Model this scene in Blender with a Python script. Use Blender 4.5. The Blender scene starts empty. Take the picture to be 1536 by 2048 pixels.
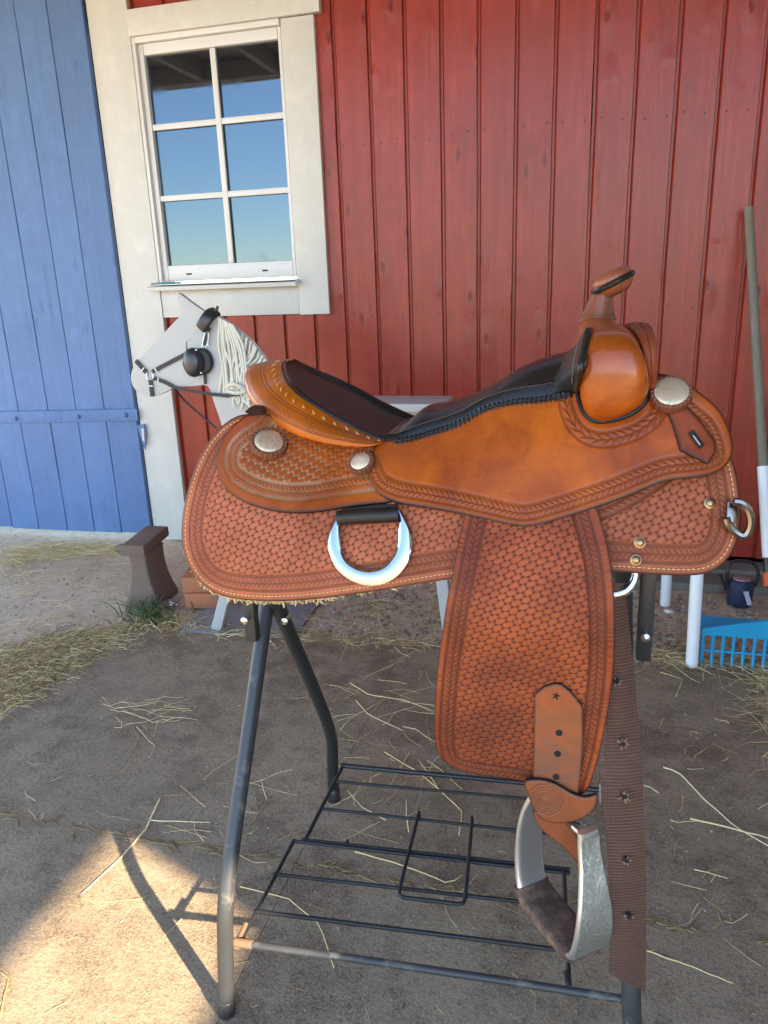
import bpy, bmesh, math, random
import numpy as np
from mathutils import Vector, Matrix
random.seed(11)
rng = np.random.default_rng(11)
SC = bpy.context.scene
COL = SC.collection

# ------------------------------------------------------------------ camera, sky, sun, exposure
FPX, CX, CY, CAMH = 1500.0, 768.0, 1024.0, 1.1
def _axes():
    d = np.array([950 - CX, -(6000 - CY), -FPX]); down = d / np.linalg.norm(d)
    l = np.array([-5100 - CX, -(785 - CY), -FPX]); left = l / np.linalg.norm(l)
    up = -down; right = -left; right = right - up * (right @ up); right /= np.linalg.norm(right)
    return np.array([right, np.cross(up, right), up])
RM = _axes()
cam = bpy.data.cameras.new('camera'); cam_o = bpy.data.objects.new('camera', cam); COL.objects.link(cam_o)
cam.sensor_width = 36; cam.lens = 36 * FPX / 2048; cam.sensor_fit = 'AUTO'; cam.clip_start = 0.02; cam.clip_end = 2000
cam_o.matrix_world = Matrix.Translation((0, 0, CAMH)) @ Matrix([list(r) for r in RM]).to_4x4()
SC.camera = cam_o

SUN = np.array([0.727, -0.509, 0.461]); SUN /= np.linalg.norm(SUN)
SUN_EL = math.asin(SUN[2]); SUN_ROT = math.atan2(SUN[0], SUN[1])
w = bpy.data.worlds.new('World'); SC.world = w; w.use_nodes = True
nt = w.node_tree; bg = nt.nodes['Background']
sky = nt.nodes.new('ShaderNodeTexSky'); sky.sky_type = 'NISHITA'; sky.sun_disc = False
sky.sun_elevation = SUN_EL; sky.sun_rotation = SUN_ROT; sky.air_density = 1.0; sky.dust_density = 0.0; sky.ozone_density = 2.2
nt.links.new(sky.outputs[0], bg.inputs[0]); bg.inputs[1].default_value = 0.11
sl = bpy.data.lights.new('sun', 'SUN'); sl.energy = 3.2; sl.angle = math.radians(0.7); sl.color = (1.0, 0.88, 0.68)
sun = bpy.data.objects.new('sun', sl); COL.objects.link(sun)
sun.rotation_euler = Vector(SUN).to_track_quat('Z', 'Y').to_euler(); sun.location = (6, -5, 6)
SC.view_settings.view_transform = 'Standard'; SC.view_settings.look = 'None'
SC.view_settings.exposure = 3.14; SC.view_settings.gamma = 1.0
try:
    SC.view_settings.use_curve_mapping = False
    SC.view_settings.use_white_balance = True; SC.view_settings.white_balance_temperature = 7000; SC.view_settings.white_balance_tint = 12
except Exception: pass

# ------------------------------------------------------------------ measuring the place
def ray(q):
    q = np.atleast_2d(np.asarray(q, float))
    c = np.stack([q[:, 0] - CX, -(q[:, 1] - CY), -FPX * np.ones(len(q))], 1)
    return c @ RM.T
C0 = np.array([0, 0, CAMH])
def P(q, Y):                       # points on the upright plane y = Y (parallel to the wall)
    r = ray(q); return r * (Y / r[:, 1])[:, None] + C0
def G(q, z=0.0):                   # points at height z
    r = ray(q); return r * ((z - CAMH) / r[:, 2])[:, None] + C0
def P1(x, y, Y): return P([(x, y)], Y)[0]
def G1(x, y, z=0.0): return G([(x, y)], z)[0]

# ------------------------------------------------------------------ object helpers
OFF = {}
def thing(name, loc, label, cat, group=None):
    o = bpy.data.objects.new(name, None); COL.objects.link(o); o.location = loc; o.empty_display_size = 0.1
    o['label'] = label; o['category'] = cat
    if group: o['group'] = group
    OFF[o] = np.array(loc, float); return o
def tag(o, label, cat, group=None):
    o['label'] = label; o['category'] = cat
    if group: o['group'] = group
    return o
def link(name, me, mat, parent=None, off=None):
    o = bpy.data.objects.new(name, me); COL.objects.link(o)
    if mat: me.materials.append(mat)
    if parent is not None: o.parent = parent; OFF[o] = OFF[parent]
    else: OFF[o] = np.zeros(3) if off is None else np.array(off, float); o.location = OFF[o]
    return o
def mk(name, V, F, mat, parent=None, smooth=True, attrs=None, off=None, sharp=None):
    V = np.asarray(V, float)
    o_ = OFF[parent] if parent is not None else (np.zeros(3) if off is None else np.array(off, float))
    me = bpy.data.meshes.new(name)
    if isinstance(F, np.ndarray):
        n, k = F.shape
        me.vertices.add(len(V)); me.vertices.foreach_set('co', (V - o_).astype(np.float32).ravel())
        me.loops.add(n * k); me.loops.foreach_set('vertex_index', F.astype(np.int32).ravel())
        me.polygons.add(n); me.polygons.foreach_set('loop_start', np.arange(0, n * k, k, dtype=np.int32))
        me.update(calc_edges=True)
    else:
        me.from_pydata((V - o_).tolist(), [], F); me.update()
    if smooth:
        me.polygons.foreach_set('use_smooth', np.ones(len(me.polygons), bool))
        if sharp is not None:
            me.set_sharp_from_angle(angle=math.radians(sharp))
    for k, v in (attrs or {}).items():
        at = me.attributes.new(k, 'FLOAT', 'POINT'); at.data.foreach_set('value', np.asarray(v, np.float32))
    me.validate()
    return link(name, me, mat, parent, off)
class MB:
    def __init__(s): s.v = []; s.f = []; s.at = []
    def add(s, V, F, a=None):
        n = len(s.v); s.v += [tuple(map(float, p)) for p in V]; s.f += [tuple(int(i) + n for i in f) for f in F]
        s.at += [0.0 if a is None else a] * len(V); return s
    def build(s, name, mat, parent=None, smooth=True, off=None, sharp=40, kind=None):
        o = mk(name, s.v, s.f, mat, parent, smooth, {'rnd': s.at}, off, sharp)
        if kind: o['kind'] = kind
        return o
    def box(s, c, size, M=None, bev=0.0, a=None):
        hx, hy, hz = [q / 2 for q in size]; M = np.eye(3) if M is None else np.asarray(M, float)
        b = min(bev, hx * .9, hy * .9, hz * .9)
        if b <= 0:
            V = [(x, y, z) for x in (-hx, hx) for y in (-hy, hy) for z in (-hz, hz)]
            F = [(0, 1, 3, 2), (4, 6, 7, 5), (0, 4, 5, 1), (2, 3, 7, 6), (0, 2, 6, 4), (1, 5, 7, 3)]
        else:
            bm = bmesh.new(); bmesh.ops.create_cube(bm, size=1)
            for v in bm.verts: v.co = (v.co.x * 2 * hx, v.co.y * 2 * hy, v.co.z * 2 * hz)
            bmesh.ops.bevel(bm, geom=bm.edges[:], offset=b, segments=2, affect='EDGES', profile=.6)
            bm.verts.index_update(); V = [tuple(v.co) for v in bm.verts]; F = [[v.index for v in f.verts] for f in bm.faces]; bm.free()
        V = np.asarray(V) @ M.T + np.asarray(c, float)
        return s.add(V, F, a)
    def tube(s, path, r, seg=8, closed=False, cap=True, a=None, flat=None):
        p = np.asarray(path, float); n = len(p); r = np.broadcast_to(np.asarray(r, float), (n,))
        t = np.gradient(p, axis=0) if not closed else np.roll(p, -1, 0) - np.roll(p, 1, 0)
        t /= np.linalg.norm(t, axis=1)[:, None] + 1e-12
        ref = np.array([0, 0, 1.0]) if abs(t[0, 2]) < .9 else np.array([1.0, 0, 0])
        V = []; u = None
        for i in range(n):
            if u is None: u = np.cross(ref, t[i])
            u = u - t[i] * (u @ t[i]); u /= np.linalg.norm(u) + 1e-12; v = np.cross(t[i], u)
            for k in range(seg):
                an = 2 * math.pi * k / seg
                V.append(p[i] + r[i] * (math.cos(an) * u + math.sin(an) * v))
        F = []
        for i in range(n if closed else n - 1):
            j = (i + 1) % n
            for k in range(seg):
                l = (k + 1) % seg; F.append((i * seg + k, i * seg + l, j * seg + l, j * seg + k))
        if cap and not closed:
            F.append(tuple(range(seg - 1, -1, -1))); F.append(tuple((n - 1) * seg + k for k in range(seg)))
        return s.add(V, F, a)
    def prism(s, poly, vec, a=None):       # planar polygon (3D points) pushed along vec
        p = np.asarray(poly, float); n = len(p); vec = np.asarray(vec, float)
        nrm = sum(np.cross(p[i], p[(i + 1) % n]) for i in range(n))
        if nrm @ vec > 0: p = p[::-1]
        F = [tuple(range(n)), tuple(range(2 * n - 1, n - 1, -1))]
        F += [(i, n + i, n + (i + 1) % n, (i + 1) % n)[::-1] for i in range(n)]
        F[2:] = [tuple(reversed(f)) for f in F[2:]]
        F[2:] = [tuple(reversed(f)) for f in F[2:]]
        return s.add(np.vstack([p, p + vec]), F, a)
    def loft(s, rings, closed=True, cap=False, a=None):
        R = np.asarray(rings, float); n, m, _ = R.shape; F = []
        for i in range(n - 1):
            for k in range(m if closed else m - 1):
                l = (k + 1) % m; F.append((i * m + k, i * m + l, (i + 1) * m + l, (i + 1) * m + k))
        if cap: F.append(tuple(range(m - 1, -1, -1))); F.append(tuple((n - 1) * m + k for k in range(m)))
        return s.add(R.reshape(-1, 3), F, a)
    def lathe(s, c, axis, prof, seg=24, ref=None, scale=1.0, mod=None, a=None):   # prof: (radius, height) pairs
        axis = np.asarray(axis, float); axis /= np.linalg.norm(axis)
        ref = np.array([1.0, 0, 0]) if ref is None else np.asarray(ref, float)
        u = ref - axis * (ref @ axis); u /= np.linalg.norm(u); v = np.cross(axis, u)
        rings = []
        for (r, h) in prof:
            ring = []
            for k in range(seg):
                an = 2 * math.pi * k / seg; rr = r * (mod(an) if mod else 1)
                ring.append(np.asarray(c) + axis * h + u * rr * math.cos(an) * scale + v * rr * math.sin(an))
            rings.append(ring)
        return s.loft(rings, True, True, a)
def bevel_obj(o, w_, seg=2, ang=35):
    bm = bmesh.new(); bm.from_mesh(o.data)
    bmesh.ops.recalc_face_normals(bm, faces=bm.faces[:])
    es = [e for e in bm.edges if len(e.link_faces) == 2 and e.calc_face_angle(0) > math.radians(ang)]
    bmesh.ops.bevel(bm, geom=es, offset=w_, segments=seg, affect='EDGES', profile=.6, clamp_overlap=True)
    for f in bm.faces: f.smooth = True
    bm.to_mesh(o.data); bm.free(); o.data.set_sharp_from_angle(angle=math.radians(40)); return o
def fixn(o):
    bm = bmesh.new(); bm.from_mesh(o.data); bmesh.ops.recalc_face_normals(bm, faces=bm.faces[:]); bm.to_mesh(o.data); bm.free(); return o
def resample(p, step=None, n=None, closed=False):
    p = np.asarray(p, float)
    if closed: p = np.vstack([p, p[:1]])
    d = np.r_[0, np.cumsum(np.linalg.norm(np.diff(p, axis=0), axis=1))]
    if n is None: n = max(3, int(round(d[-1] / step)) + 1)
    t = np.linspace(0, d[-1], n)
    o = np.stack([np.interp(t, d, p[:, i]) for i in range(p.shape[1])], 1)
    return o[:-1] if closed else o
def chaikin(p, it=2, closed=True):
    p = np.asarray(p, float)
    for _ in range(it):
        if closed:
            q = np.roll(p, -1, 0); p = np.stack([.75 * p + .25 * q, .25 * p + .75 * q], 1).reshape(-1, p.shape[1])
        else:
            q = np.stack([.75 * p[:-1] + .25 * p[1:], .25 * p[:-1] + .75 * p[1:]], 1).reshape(-1, p.shape[1])
            p = np.vstack([p[:1], q, p[-1:]])
    return p
def spline(p, n):                   # Catmull-Rom through the points
    p = np.asarray(p, float); q = np.vstack([2 * p[0] - p[1], p, 2 * p[-1] - p[-2]]); m = len(p) - 1; o = []
    for t in np.linspace(0, m - 1e-9, n):
        i = int(t); u = t - i; a, b, c, d = q[i:i + 4]
        o.append(.5 * (2 * b + (c - a) * u + (2 * a - 5 * b + 4 * c - d) * u * u + (3 * b - a - 3 * c + d) * u ** 3))
    return np.array(o)

# ------------------------------------------------------------------ materials
class N:
    def __init__(s, name):
        s.m = bpy.data.materials.new(name); s.m.use_nodes = True; s.nt = s.m.node_tree
        s.b = s.nt.nodes['Principled BSDF']
    def n(s, typ, **kw):
        x = s.nt.nodes.new(typ)
        for k, v in kw.items(): setattr(x, k, v)
        return x
    def set(s, sock, v):
        if hasattr(v, 'is_linked') or isinstance(v, bpy.types.NodeSocket): s.nt.links.new(v, sock)
        else: sock.default_value = v
    def coord(s, scale=(1, 1, 1), rnd=0.0, rot=(0, 0, 0)):
        tc = s.n('ShaderNodeTexCoord'); v = tc.outputs['Object']
        if rnd:
            oi = s.n('ShaderNodeObjectInfo'); mu = s.n('ShaderNodeMath', operation='MULTIPLY'); s.nt.links.new(oi.outputs['Random'], mu.inputs[0]); mu.inputs[1].default_value = rnd
            cb = s.n('ShaderNodeCombineXYZ'); [s.nt.links.new(mu.outputs[0], cb.inputs[i]) for i in range(3)]
            ad = s.n('ShaderNodeVectorMath', operation='ADD'); s.nt.links.new(v, ad.inputs[0]); s.nt.links.new(cb.outputs[0], ad.inputs[1]); v = ad.outputs[0]
        mp = s.n('ShaderNodeMapping'); mp.inputs['Scale'].default_value = scale; mp.inputs['Rotation'].default_value = rot
        s.nt.links.new(v, mp.inputs[0]); return mp.outputs[0]
    def noise(s, vec, scale, detail=4, rough=.6, dist=0):
        x = s.n('ShaderNodeTexNoise'); x.inputs['Scale'].default_value = scale; x.inputs['Detail'].default_value = detail
        x.inputs['Roughness'].default_value = rough; x.inputs['Distortion'].default_value = dist; s.nt.links.new(vec, x.inputs['Vector']); return x.outputs[0]
    def voro(s, vec, scale, feature='F1', dims='3D'):
        x = s.n('ShaderNodeTexVoronoi', feature=feature, voronoi_dimensions=dims); x.inputs['Scale'].default_value = scale; s.nt.links.new(vec, x.inputs['Vector']); return x.outputs['Distance']
    def ramp(s, fac, stops):
        x = s.n('ShaderNodeValToRGB'); e = x.color_ramp.elements
        while len(e) < len(stops): e.new(.5)
        for el, (p, c) in zip(e, stops):
            el.position = p; el.color = (c, c, c, 1) if isinstance(c, (int, float)) else (*c, 1)
        s.nt.links.new(fac, x.inputs[0]); return x.outputs[0]
    def mix(s, fac, a, b, typ='MIX'):
        x = s.n('ShaderNodeMix', data_type='RGBA', blend_type=typ)
        s.set(x.inputs[0], fac); 
        for i, v in ((6, a), (7, b)):
            if isinstance(v, tuple): x.inputs[i].default_value = (*v, 1)
            else: s.nt.links.new(v, x.inputs[i])
        return x.outputs[2]
    def math(s, op, a, b=0.0):
        x = s.n('ShaderNodeMath', operation=op); s.set(x.inputs[0], a); s.set(x.inputs[1], b); return x.outputs[0]
    def attr(s, name):
        x = s.n('ShaderNodeAttribute', attribute_name=name); return x.outputs['Fac']
    def bump(s, h, strength=.3, dist=.002, prev=None):
        x = s.n('ShaderNodeBump'); x.inputs['Strength'].default_value = strength; x.inputs['Distance'].default_value = dist
        s.nt.links.new(h, x.inputs['Height'])
        if prev is not None: s.nt.links.new(prev, x.inputs['Normal'])
        return x.outputs[0]
    def out(s, col=None, rough=None, metal=None, bump=None, spec=None, coat=None, coat_rough=None, sheen=None, ior=None):
        for nm, v in (('Base Color', col), ('Roughness', rough), ('Metallic', metal), ('Normal', bump), ('Specular IOR Level', spec), ('Coat Weight', coat), ('Coat Roughness', coat_rough), ('Sheen Weight', sheen), ('IOR', ior)):
            if v is None: continue
            if isinstance(v, tuple) and nm == 'Base Color': v = (*v, 1)
            s.set(s.b.inputs[nm], v)
        return s.m
def sc(c, k): return tuple(min(1, x * k) for x in c)

def simple(name, col, rough=.5, metal=0.0, var=.2, vscale=6, bump=.15, bscale=80, bdist=.001, stretch=(1, 1, 1), col2=None, c2=(.55, .7), c2scale=5, coat=None, rnd=7.0, spec=None, rough_var=.12):
    m = N(name); v = m.coord(stretch, rnd)
    n1 = m.noise(v, vscale, 5, .65); c = m.mix(n1, sc(col, 1 - var), sc(col, 1 + var))
    if col2: c = m.mix(m.ramp(m.noise(v, c2scale, 6, .7), [(c2[0], 0.0), (c2[1], 1.0)]), c, col2)
    nb = m.noise(v, bscale, 4, .6)
    r = m.math('ADD', m.math('MULTIPLY', n1, rough_var * 2), rough - rough_var)
    return m.out(c, r, metal, m.bump(nb, bump, bdist), spec, coat)

def wood_paint(name, col, rough=.5, worn=None, grain=.35, knots=.5, var=.22, streak=.55, spec=None, bare=(.62, .75), dirt=None):
    m = N(name); v0 = m.coord((1, 1, 1), 13.0); v = m.coord((34, 34, 1.3), 13.0); vk = m.coord((8, 8, 3.0), 13.0, (math.radians(-90), 0, 0))
    g = m.noise(v, 3.0, 6, .7, .6); g2 = m.noise(m.coord((90, 90, 3), 13.0), 3, 3, .6)
    pat = m.noise(v0, 3.5, 5, .65); blot = m.noise(v0, 14, 5, .7)
    c = m.mix(pat, sc(col, 1 - var), sc(col, 1 + var)); c = m.mix(m.ramp(g, [(.35, 0.0), (.7, streak)]), c, sc(col, .62))
    g3 = m.noise(m.coord((11, 11, .5), 13.0), 3.0, 5, .65, .3); c = m.mix(m.ramp(g3, [(.42, 0.0), (.66, streak * .8)]), c, sc(col, .66)); c = m.mix(m.ramp(g3, [(.30, streak * .5), (.42, 0.0)]), c, sc(col, 1.4))
    c = m.mix(m.ramp(blot, [(.5, 0.0), (.75, .35)]), c, sc(col, 1.35))
    kd = m.voro(vk, 1.0, dims='2D'); km = m.ramp(kd, [(.035, 1.0), (.10, 0.0)])
    kn = m.ramp(m.noise(v0, 2.7, 2), [(.47, 0.0), (.53, knots)])
    kk = m.math('MULTIPLY', km, kn); c = m.mix(kk, c, sc(col, .42)); halo = m.math('MULTIPLY', m.ramp(kd, [(.12, 0.0), (.2, .5), (.42, 0.0)]), kn); c = m.mix(halo, c, sc(col, .72))
    oi = m.n('ShaderNodeObjectInfo'); c = m.mix(m.math('MULTIPLY', oi.outputs['Random'], .42), c, sc(col, .72))
    if worn:
        wm = m.ramp(m.math('MULTIPLY', m.noise(v, 2.2, 6, .75), m.noise(v0, 5, 4, .6)), [(bare[0] * .5, 0.0), (bare[1] * .5, 1.0)]); c = m.mix(wm, c, worn)
    if dirt: c = m.mix(m.ramp(m.noise(v0, 9, 6, .75), [(.55, 0.0), (.8, .6)]), c, dirt)
    b = m.bump(g, grain, .0016); b = m.bump(g2, grain * .6, .0008, b); b = m.bump(m.math('MULTIPLY', m.ramp(kd, [(.0, .3), (.09, 1.0), (.30, 0.0)]), kn), .5 if knots else 0, .004, b)
    return m.out(c, m.math('ADD', m.math('MULTIPLY', g, .2), rough - .1), 0.0, b, spec)

def leather_mat(name, base, dark, blotch, rough=.4, coat=.15, dusty=None, spec=.22):
    m = N(name); v = m.coord(); t = m.attr('tool'); e = m.attr('edge'); st = m.attr('stain')
    big = m.noise(v, 9, 5, .6, .4); fine = m.noise(v, 55, 5, .7)
    c = m.mix(m.ramp(big, [(.40, 0.0), (.64, .9)]), base, blotch); c = m.mix(m.ramp(m.noise(v, 23, 6, .7, 1.2), [(.5, 0.0), (.72, .7)]), c, blotch)
    c = m.mix(m.ramp(fine, [(.45, 0.0), (.8, .45)]), c, sc(base, .6))
    c = m.mix(st, c, sc(dark, 1.5))
    d = dark if dusty is None else m.mix(m.ramp(m.noise(v, 14, 3), [(.4, 0.0), (.6, 1.0)]), dark, dusty)
    c = m.mix(t, d, c); c = m.mix(e, c, (.012, .008, .006))
    grain = m.voro(v, 900); b = m.bump(grain, .15, .0004); b = m.bump(m.noise(v, 160, 4), .25, .0007, b); b = m.bump(m.noise(v, 28, 5, .65, .8), .22, .003, b)
    scr = m.ramp(m.noise(m.coord((14, 14, 120), 0, (.3, .5, .2)), 5, 4, .8), [(.66, 0.0), (.72, .5)]); c = m.mix(scr, c, sc(base, .55))
    r = m.math('ADD', m.math('MULTIPLY', fine, .25), rough - .1)
    r = m.math('ADD', r, m.math('MULTIPLY', m.math('SUBTRACT', 1.0, t), .2))
    return m.out(c, r, 0.0, b, spec, coat, .16)

M = {}
M['red'] = wood_paint('red_barn_paint', (.31, .037, .021), .30, grain=.35, knots=1.0, var=.36, streak=.65, spec=.32)
M['blue'] = wood_paint('blue_door_paint', (.078, .160, .345), .55, worn=(.045, .10, .25), grain=.35, knots=.2, var=.16, streak=.3, bare=(.70, .80))
M['white'] = wood_paint('white_trim_paint', (.54, .525, .485), .5, grain=.12, knots=.1, var=.05, streak=.08, dirt=(.55, .52, .46))
M['sash'] = simple('white_sash_paint', (.60, .59, .57), .35, var=.04, bump=.05)
M['horsewhite'] = simple('grey_white_paint', (.385, .375, .355), .55, var=.06, bump=.12, bscale=60)
M['oldwood'] = wood_paint('weathered_grey_wood', (.20, .18, .155), .8, grain=.7, knots=.6)
M['soffit'] = wood_paint('brown_soffit_wood', (.30, .185, .13), .7, grain=.5)
M['fascia'] = simple('cream_fascia_paint', (.6, .52, .4), .6)
M['black'] = simple('black_metal_paint', (.018, .019, .021), .38, var=.3, bump=.1, bscale=120, col2=(.10, .10, .10), c2=(.62, .8), c2scale=22)
M['stand'] = simple('worn_black_tube', (.031, .032, .034), .46, var=.35, bump=.12, bscale=90, col2=(.17, .155, .13), c2=(.56, .74), c2scale=17)
M['wire'] = simple('dark_wire', (.022, .022, .024), .45, metal=.3, var=.3, bump=.1, col2=(.12, .06, .035), c2=(.6, .75), c2scale=20)
M['rust'] = simple('rusty_iron', (.155, .105, .082), .75, metal=.25, var=.3, bump=.5, bscale=60, bdist=.002, col2=(.22, .13, .09), c2scale=9)
M['rustbright'] = simple('orange_rust', (.16, .09, .05), .8, var=.3, bump=.4)
M['brick'] = simple('orange_brick', (.36, .125, .058), .85, var=.18, bump=.4, bscale=70, bdist=.0015, col2=(.22, .12, .09), c2scale=7)
M['slab'] = simple('grey_concrete', (.23, .22, .21), .85, var=.15, bump=.3, bscale=120)
M['plastic_white'] = simple('white_plastic', (.74, .75, .76), .4, var=.05, bump=.05)
M['plastic_blue'] = simple('bright_blue_plastic', (.0, .26, .46), .42, var=.12, bump=.1, bscale=50)
M['plastic_black'] = simple('black_plastic', (.02, .02, .022), .35, var=.2, bump=.08)
M['black_strap'] = simple('black_nylon', (.018, .018, .022), .6, var=.3, bump=.5, bscale=300, bdist=.0006)
M['navy'] = simple('navy_blue_paint', (.012, .018, .060), .6, var=.3, bump=.4)
M['orange'] = simple('orange_plastic', (.6, .09, .02), .5)
M['teal'] = simple('teal_plastic', (.01, .16, .21), .4)
M['steel'] = simple('scuffed_steel', (.55, .55, .56), .28, metal=1.0, var=.12, bump=.08, bscale=60)
M['rope'] = simple('cotton_rope', (.56, .53, .44), .9, var=.1, bump=.8, bscale=260, bdist=.0012)
M['handle'] = wood_paint('weathered_handle', (.20, .17, .13), .7, grain=.6, knots=.3)
M['stitch'] = simple('tan_thread', (.62, .40, .17), .7, var=.15)
M['fleece'] = simple('tan_sheepskin', (.50, .36, .17), .95, var=.35, vscale=40, bump=.6, bscale=150)
M['brass'] = simple('brass_rivet', (.34, .21, .11), .35, metal=1.0, var=.2, bump=.1)
M['hole'] = simple('dark_gap', (.006, .005, .005), .9, var=.1)
M['nail'] = simple('painted_nail', (.14, .022, .014), .5)
M['straw'] = None
def m_straw():
    m = N('dry_straw'); a = m.attr('rnd')
    c = m.ramp(a, [(0.0, (.17, .105, .045)), (.35, (.40, .27, .11)), (.75, (.64, .48, .22)), (1.0, (.80, .67, .40))])
    return m.out(c, .7, 0.0, m.bump(m.noise(m.coord(), 300, 2), .2, .0005))
M['straw'] = m_straw()
def m_grass():
    m = N('green_grass'); a = m.attr('rnd'); c = m.ramp(a, [(0.0, (.035, .075, .018)), (1.0, (.12, .19, .06))]); return m.out(c, .6)
M['grass'] = m_grass()
def m_pebble():
    m = N('gravel_stones'); a = m.attr('rnd')
    c = m.ramp(a, [(0.0, (.12, .085, .06)), (.5, (.28, .215, .155)), (.9, (.42, .35, .27)), (1.0, (.62, .55, .45))])
    return m.out(m.mix(.5, c, m.mix(m.noise(m.coord(), 90, 3), (.11, .085, .06), (.38, .31, .24))), .85)
M['pebble'] = m_pebble()
def m_ground():
    m = N('sandy_ground'); v = m.coord()
    n = m.noise(v, 2.2, 8, .7); n2 = m.noise(v, 38, 6, .75); n3 = m.noise(v, 170, 3, .7)
    c = m.mix(m.ramp(n, [(.3, 0.0), (.7, 1.0)]), (.52, .385, .26), (.80, .63, .44))
    c = m.mix(m.ramp(n2, [(.35, 0.0), (.75, .7)]), c, (.28, .185, .115)); c = m.mix(m.ramp(n3, [(.5, 0.0), (.8, .5)]), c, (.70, .56, .40))
    b = m.bump(n2, .7, .012); b = m.bump(n3, .8, .004, b)
    return m.out(c, .9, 0.0, b, .3)
M['ground'] = m_ground()
def m_mat():
    m = N('dusty_rubber'); v = m.coord()
    n = m.noise(v, 1.7, 7, .68); n2 = m.noise(v, 7, 6, .7); n3 = m.noise(v, 220, 3, .8); n4 = m.noise(v, 95, 4, .7); n5 = m.noise(v, 3.3, 6, .72)
    c = m.mix(m.ramp(n, [(.36, 0.0), (.64, 1.0)]), (.215, .155, .098), (.315, .235, .152))
    c = m.mix(m.ramp(m.noise(v, 15, 6, .75), [(.55, 0.0), (.66, .75)]), c, (.09, .062, .04)); c = m.mix(m.ramp(n2, [(.47, 0.0), (.64, .8)]), c, (.120, .080, .048))
    c = m.mix(m.ramp(n5, [(.51, 0.0), (.60, .85)]), c, (.100, .060, .036))
    c = m.mix(m.ramp(n3, [(.42, 0.0), (.72, .75)]), c, (.43, .33, .22)); c = m.mix(m.ramp(n4, [(.52, 0.0), (.72, .7)]), c, (.075, .054, .034))
    b = m.bump(n3, .8, .0022); b = m.bump(n4, .7, .003, b); b = m.bump(n2, .3, .006, b)
    return m.out(c, .82, 0.0, b, .3)
M['mat'] = m_mat()
def m_glass():
    m = N('window_glass'); v = m.coord((1, 1, 1), 5.0); b = m.bump(m.noise(v, 2.2, 2), .02, .02)
    return m.out((.012, .014, .017), m.math('ADD', m.math('MULTIPLY', m.ramp(m.noise(v, 9, 5, .7), [(.5, 0.0), (.75, 1.0)]), .10), .012), 0.0, b, .5, None, None, None, 2.05)
M['glass'] = m_glass(); M['glass'].node_tree.nodes['Principled BSDF'].inputs['Specular Tint'].default_value = (.56, .77, 1.0, 1)
SKIN = (.33, .125, .052)
M['skirt'] = leather_mat('basket_tooled_leather', (.40, .108, .046), (.085, .022, .010), (.25, .060, .021), .50, .03, spec=.2)
M['housing'] = leather_mat('dusty_basket_leather', (.34, .072, .007), (.15, .065, .025), (.20, .036, .004), .40, .08, spec=.16, dusty=(.30, .18, .10))
M['jockey'] = leather_mat('smooth_honey_leather', (.40, .085, .004), (.12, .024, .007), (.19, .030, .002), .34, .12, spec=.2)
M['fender'] = leather_mat('fender_leather', (.30, .062, .017), (.055, .013, .007), (.15, .025, .006), .42, .05, spec=.16)
M['swell'] = leather_mat('swell_leather', (.38, .080, .004), (.12, .024, .007), (.18, .028, .002), .30, .35, spec=.25)
M['cantle'] = leather_mat('cantle_leather', (.45, .105, .004), (.13, .030, .007), (.31, .062, .002), .34, .14, spec=.18)
M['strapleather'] = leather_mat('worn_strap_leather', (.30, .072, .018), (.085, .045, .030), (.19, .052, .018), .45, .1)
M['darkleather'] = leather_mat('dark_brown_leather', (.13, .045, .022), (.05, .018, .01), (.17, .055, .022), .42, .15)
def m_seat(name, col, rough, bumpk):
    m = N(name); v = m.coord(); n = m.noise(v, 12, 5, .6)
    c = m.mix(n, sc(col, .7), sc(col, 1.3)); b = m.bump(m.noise(v, 220, 4, .7), bumpk, .0006); b = m.bump(m.noise(m.coord((30, 3, 30)), 2.5, 4), .25, .003, b)
    return m.out(c, m.math('ADD', m.math('MULTIPLY', n, .2), rough - .1), 0.0, b, .32)
M['seatblack'] = m_seat('black_seat_leather', (.016, .012, .009), .32, .2)
M['suede'] = m_seat('dark_brown_suede', (.080, .030, .019), .62, .5)
def m_silver(name, col, eng, rough=.2, scale=160):
    m = N(name); v = m.coord(); a = m.noise(v, 30, 3); r = m.math('ADD', m.math('MULTIPLY', a, .15), rough - .07)
    wv = m.n('ShaderNodeTexNoise'); wv.inputs['Scale'].default_value = scale; wv.inputs['Detail'].default_value = 2; wv.inputs['Distortion'].default_value = 3.5; m.nt.links.new(v, wv.inputs['Vector'])
    line = m.ramp(wv.outputs[0], [(.44, 1.0), (.5, 0.0), (.56, 1.0)])
    c = m.mix(m.math('MULTIPLY', m.math('SUBTRACT', 1.0, line), .75 if eng else 0.0), col, sc(col, .3 if scale > 60 else 1.45))
    return m.out(c, r, 1.0, m.bump(line, eng, .0012))
M['silver'] = m_silver('engraved_silver', (.95, .80, .56), .5, .36, 330)
M['alu'] = m_silver('engraved_aluminium', (.60, .63, .60), .3, .42, 42)
M['aluplain'] = m_silver('cast_aluminium', (.78, .79, .80), 0, .38)
M['chrome'] = m_silver('polished_aluminium', (.52, .53, .55), 0, .10)
M['nickel'] = m_silver('worn_nickel', (.24, .20, .165), 0, .25)
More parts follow.
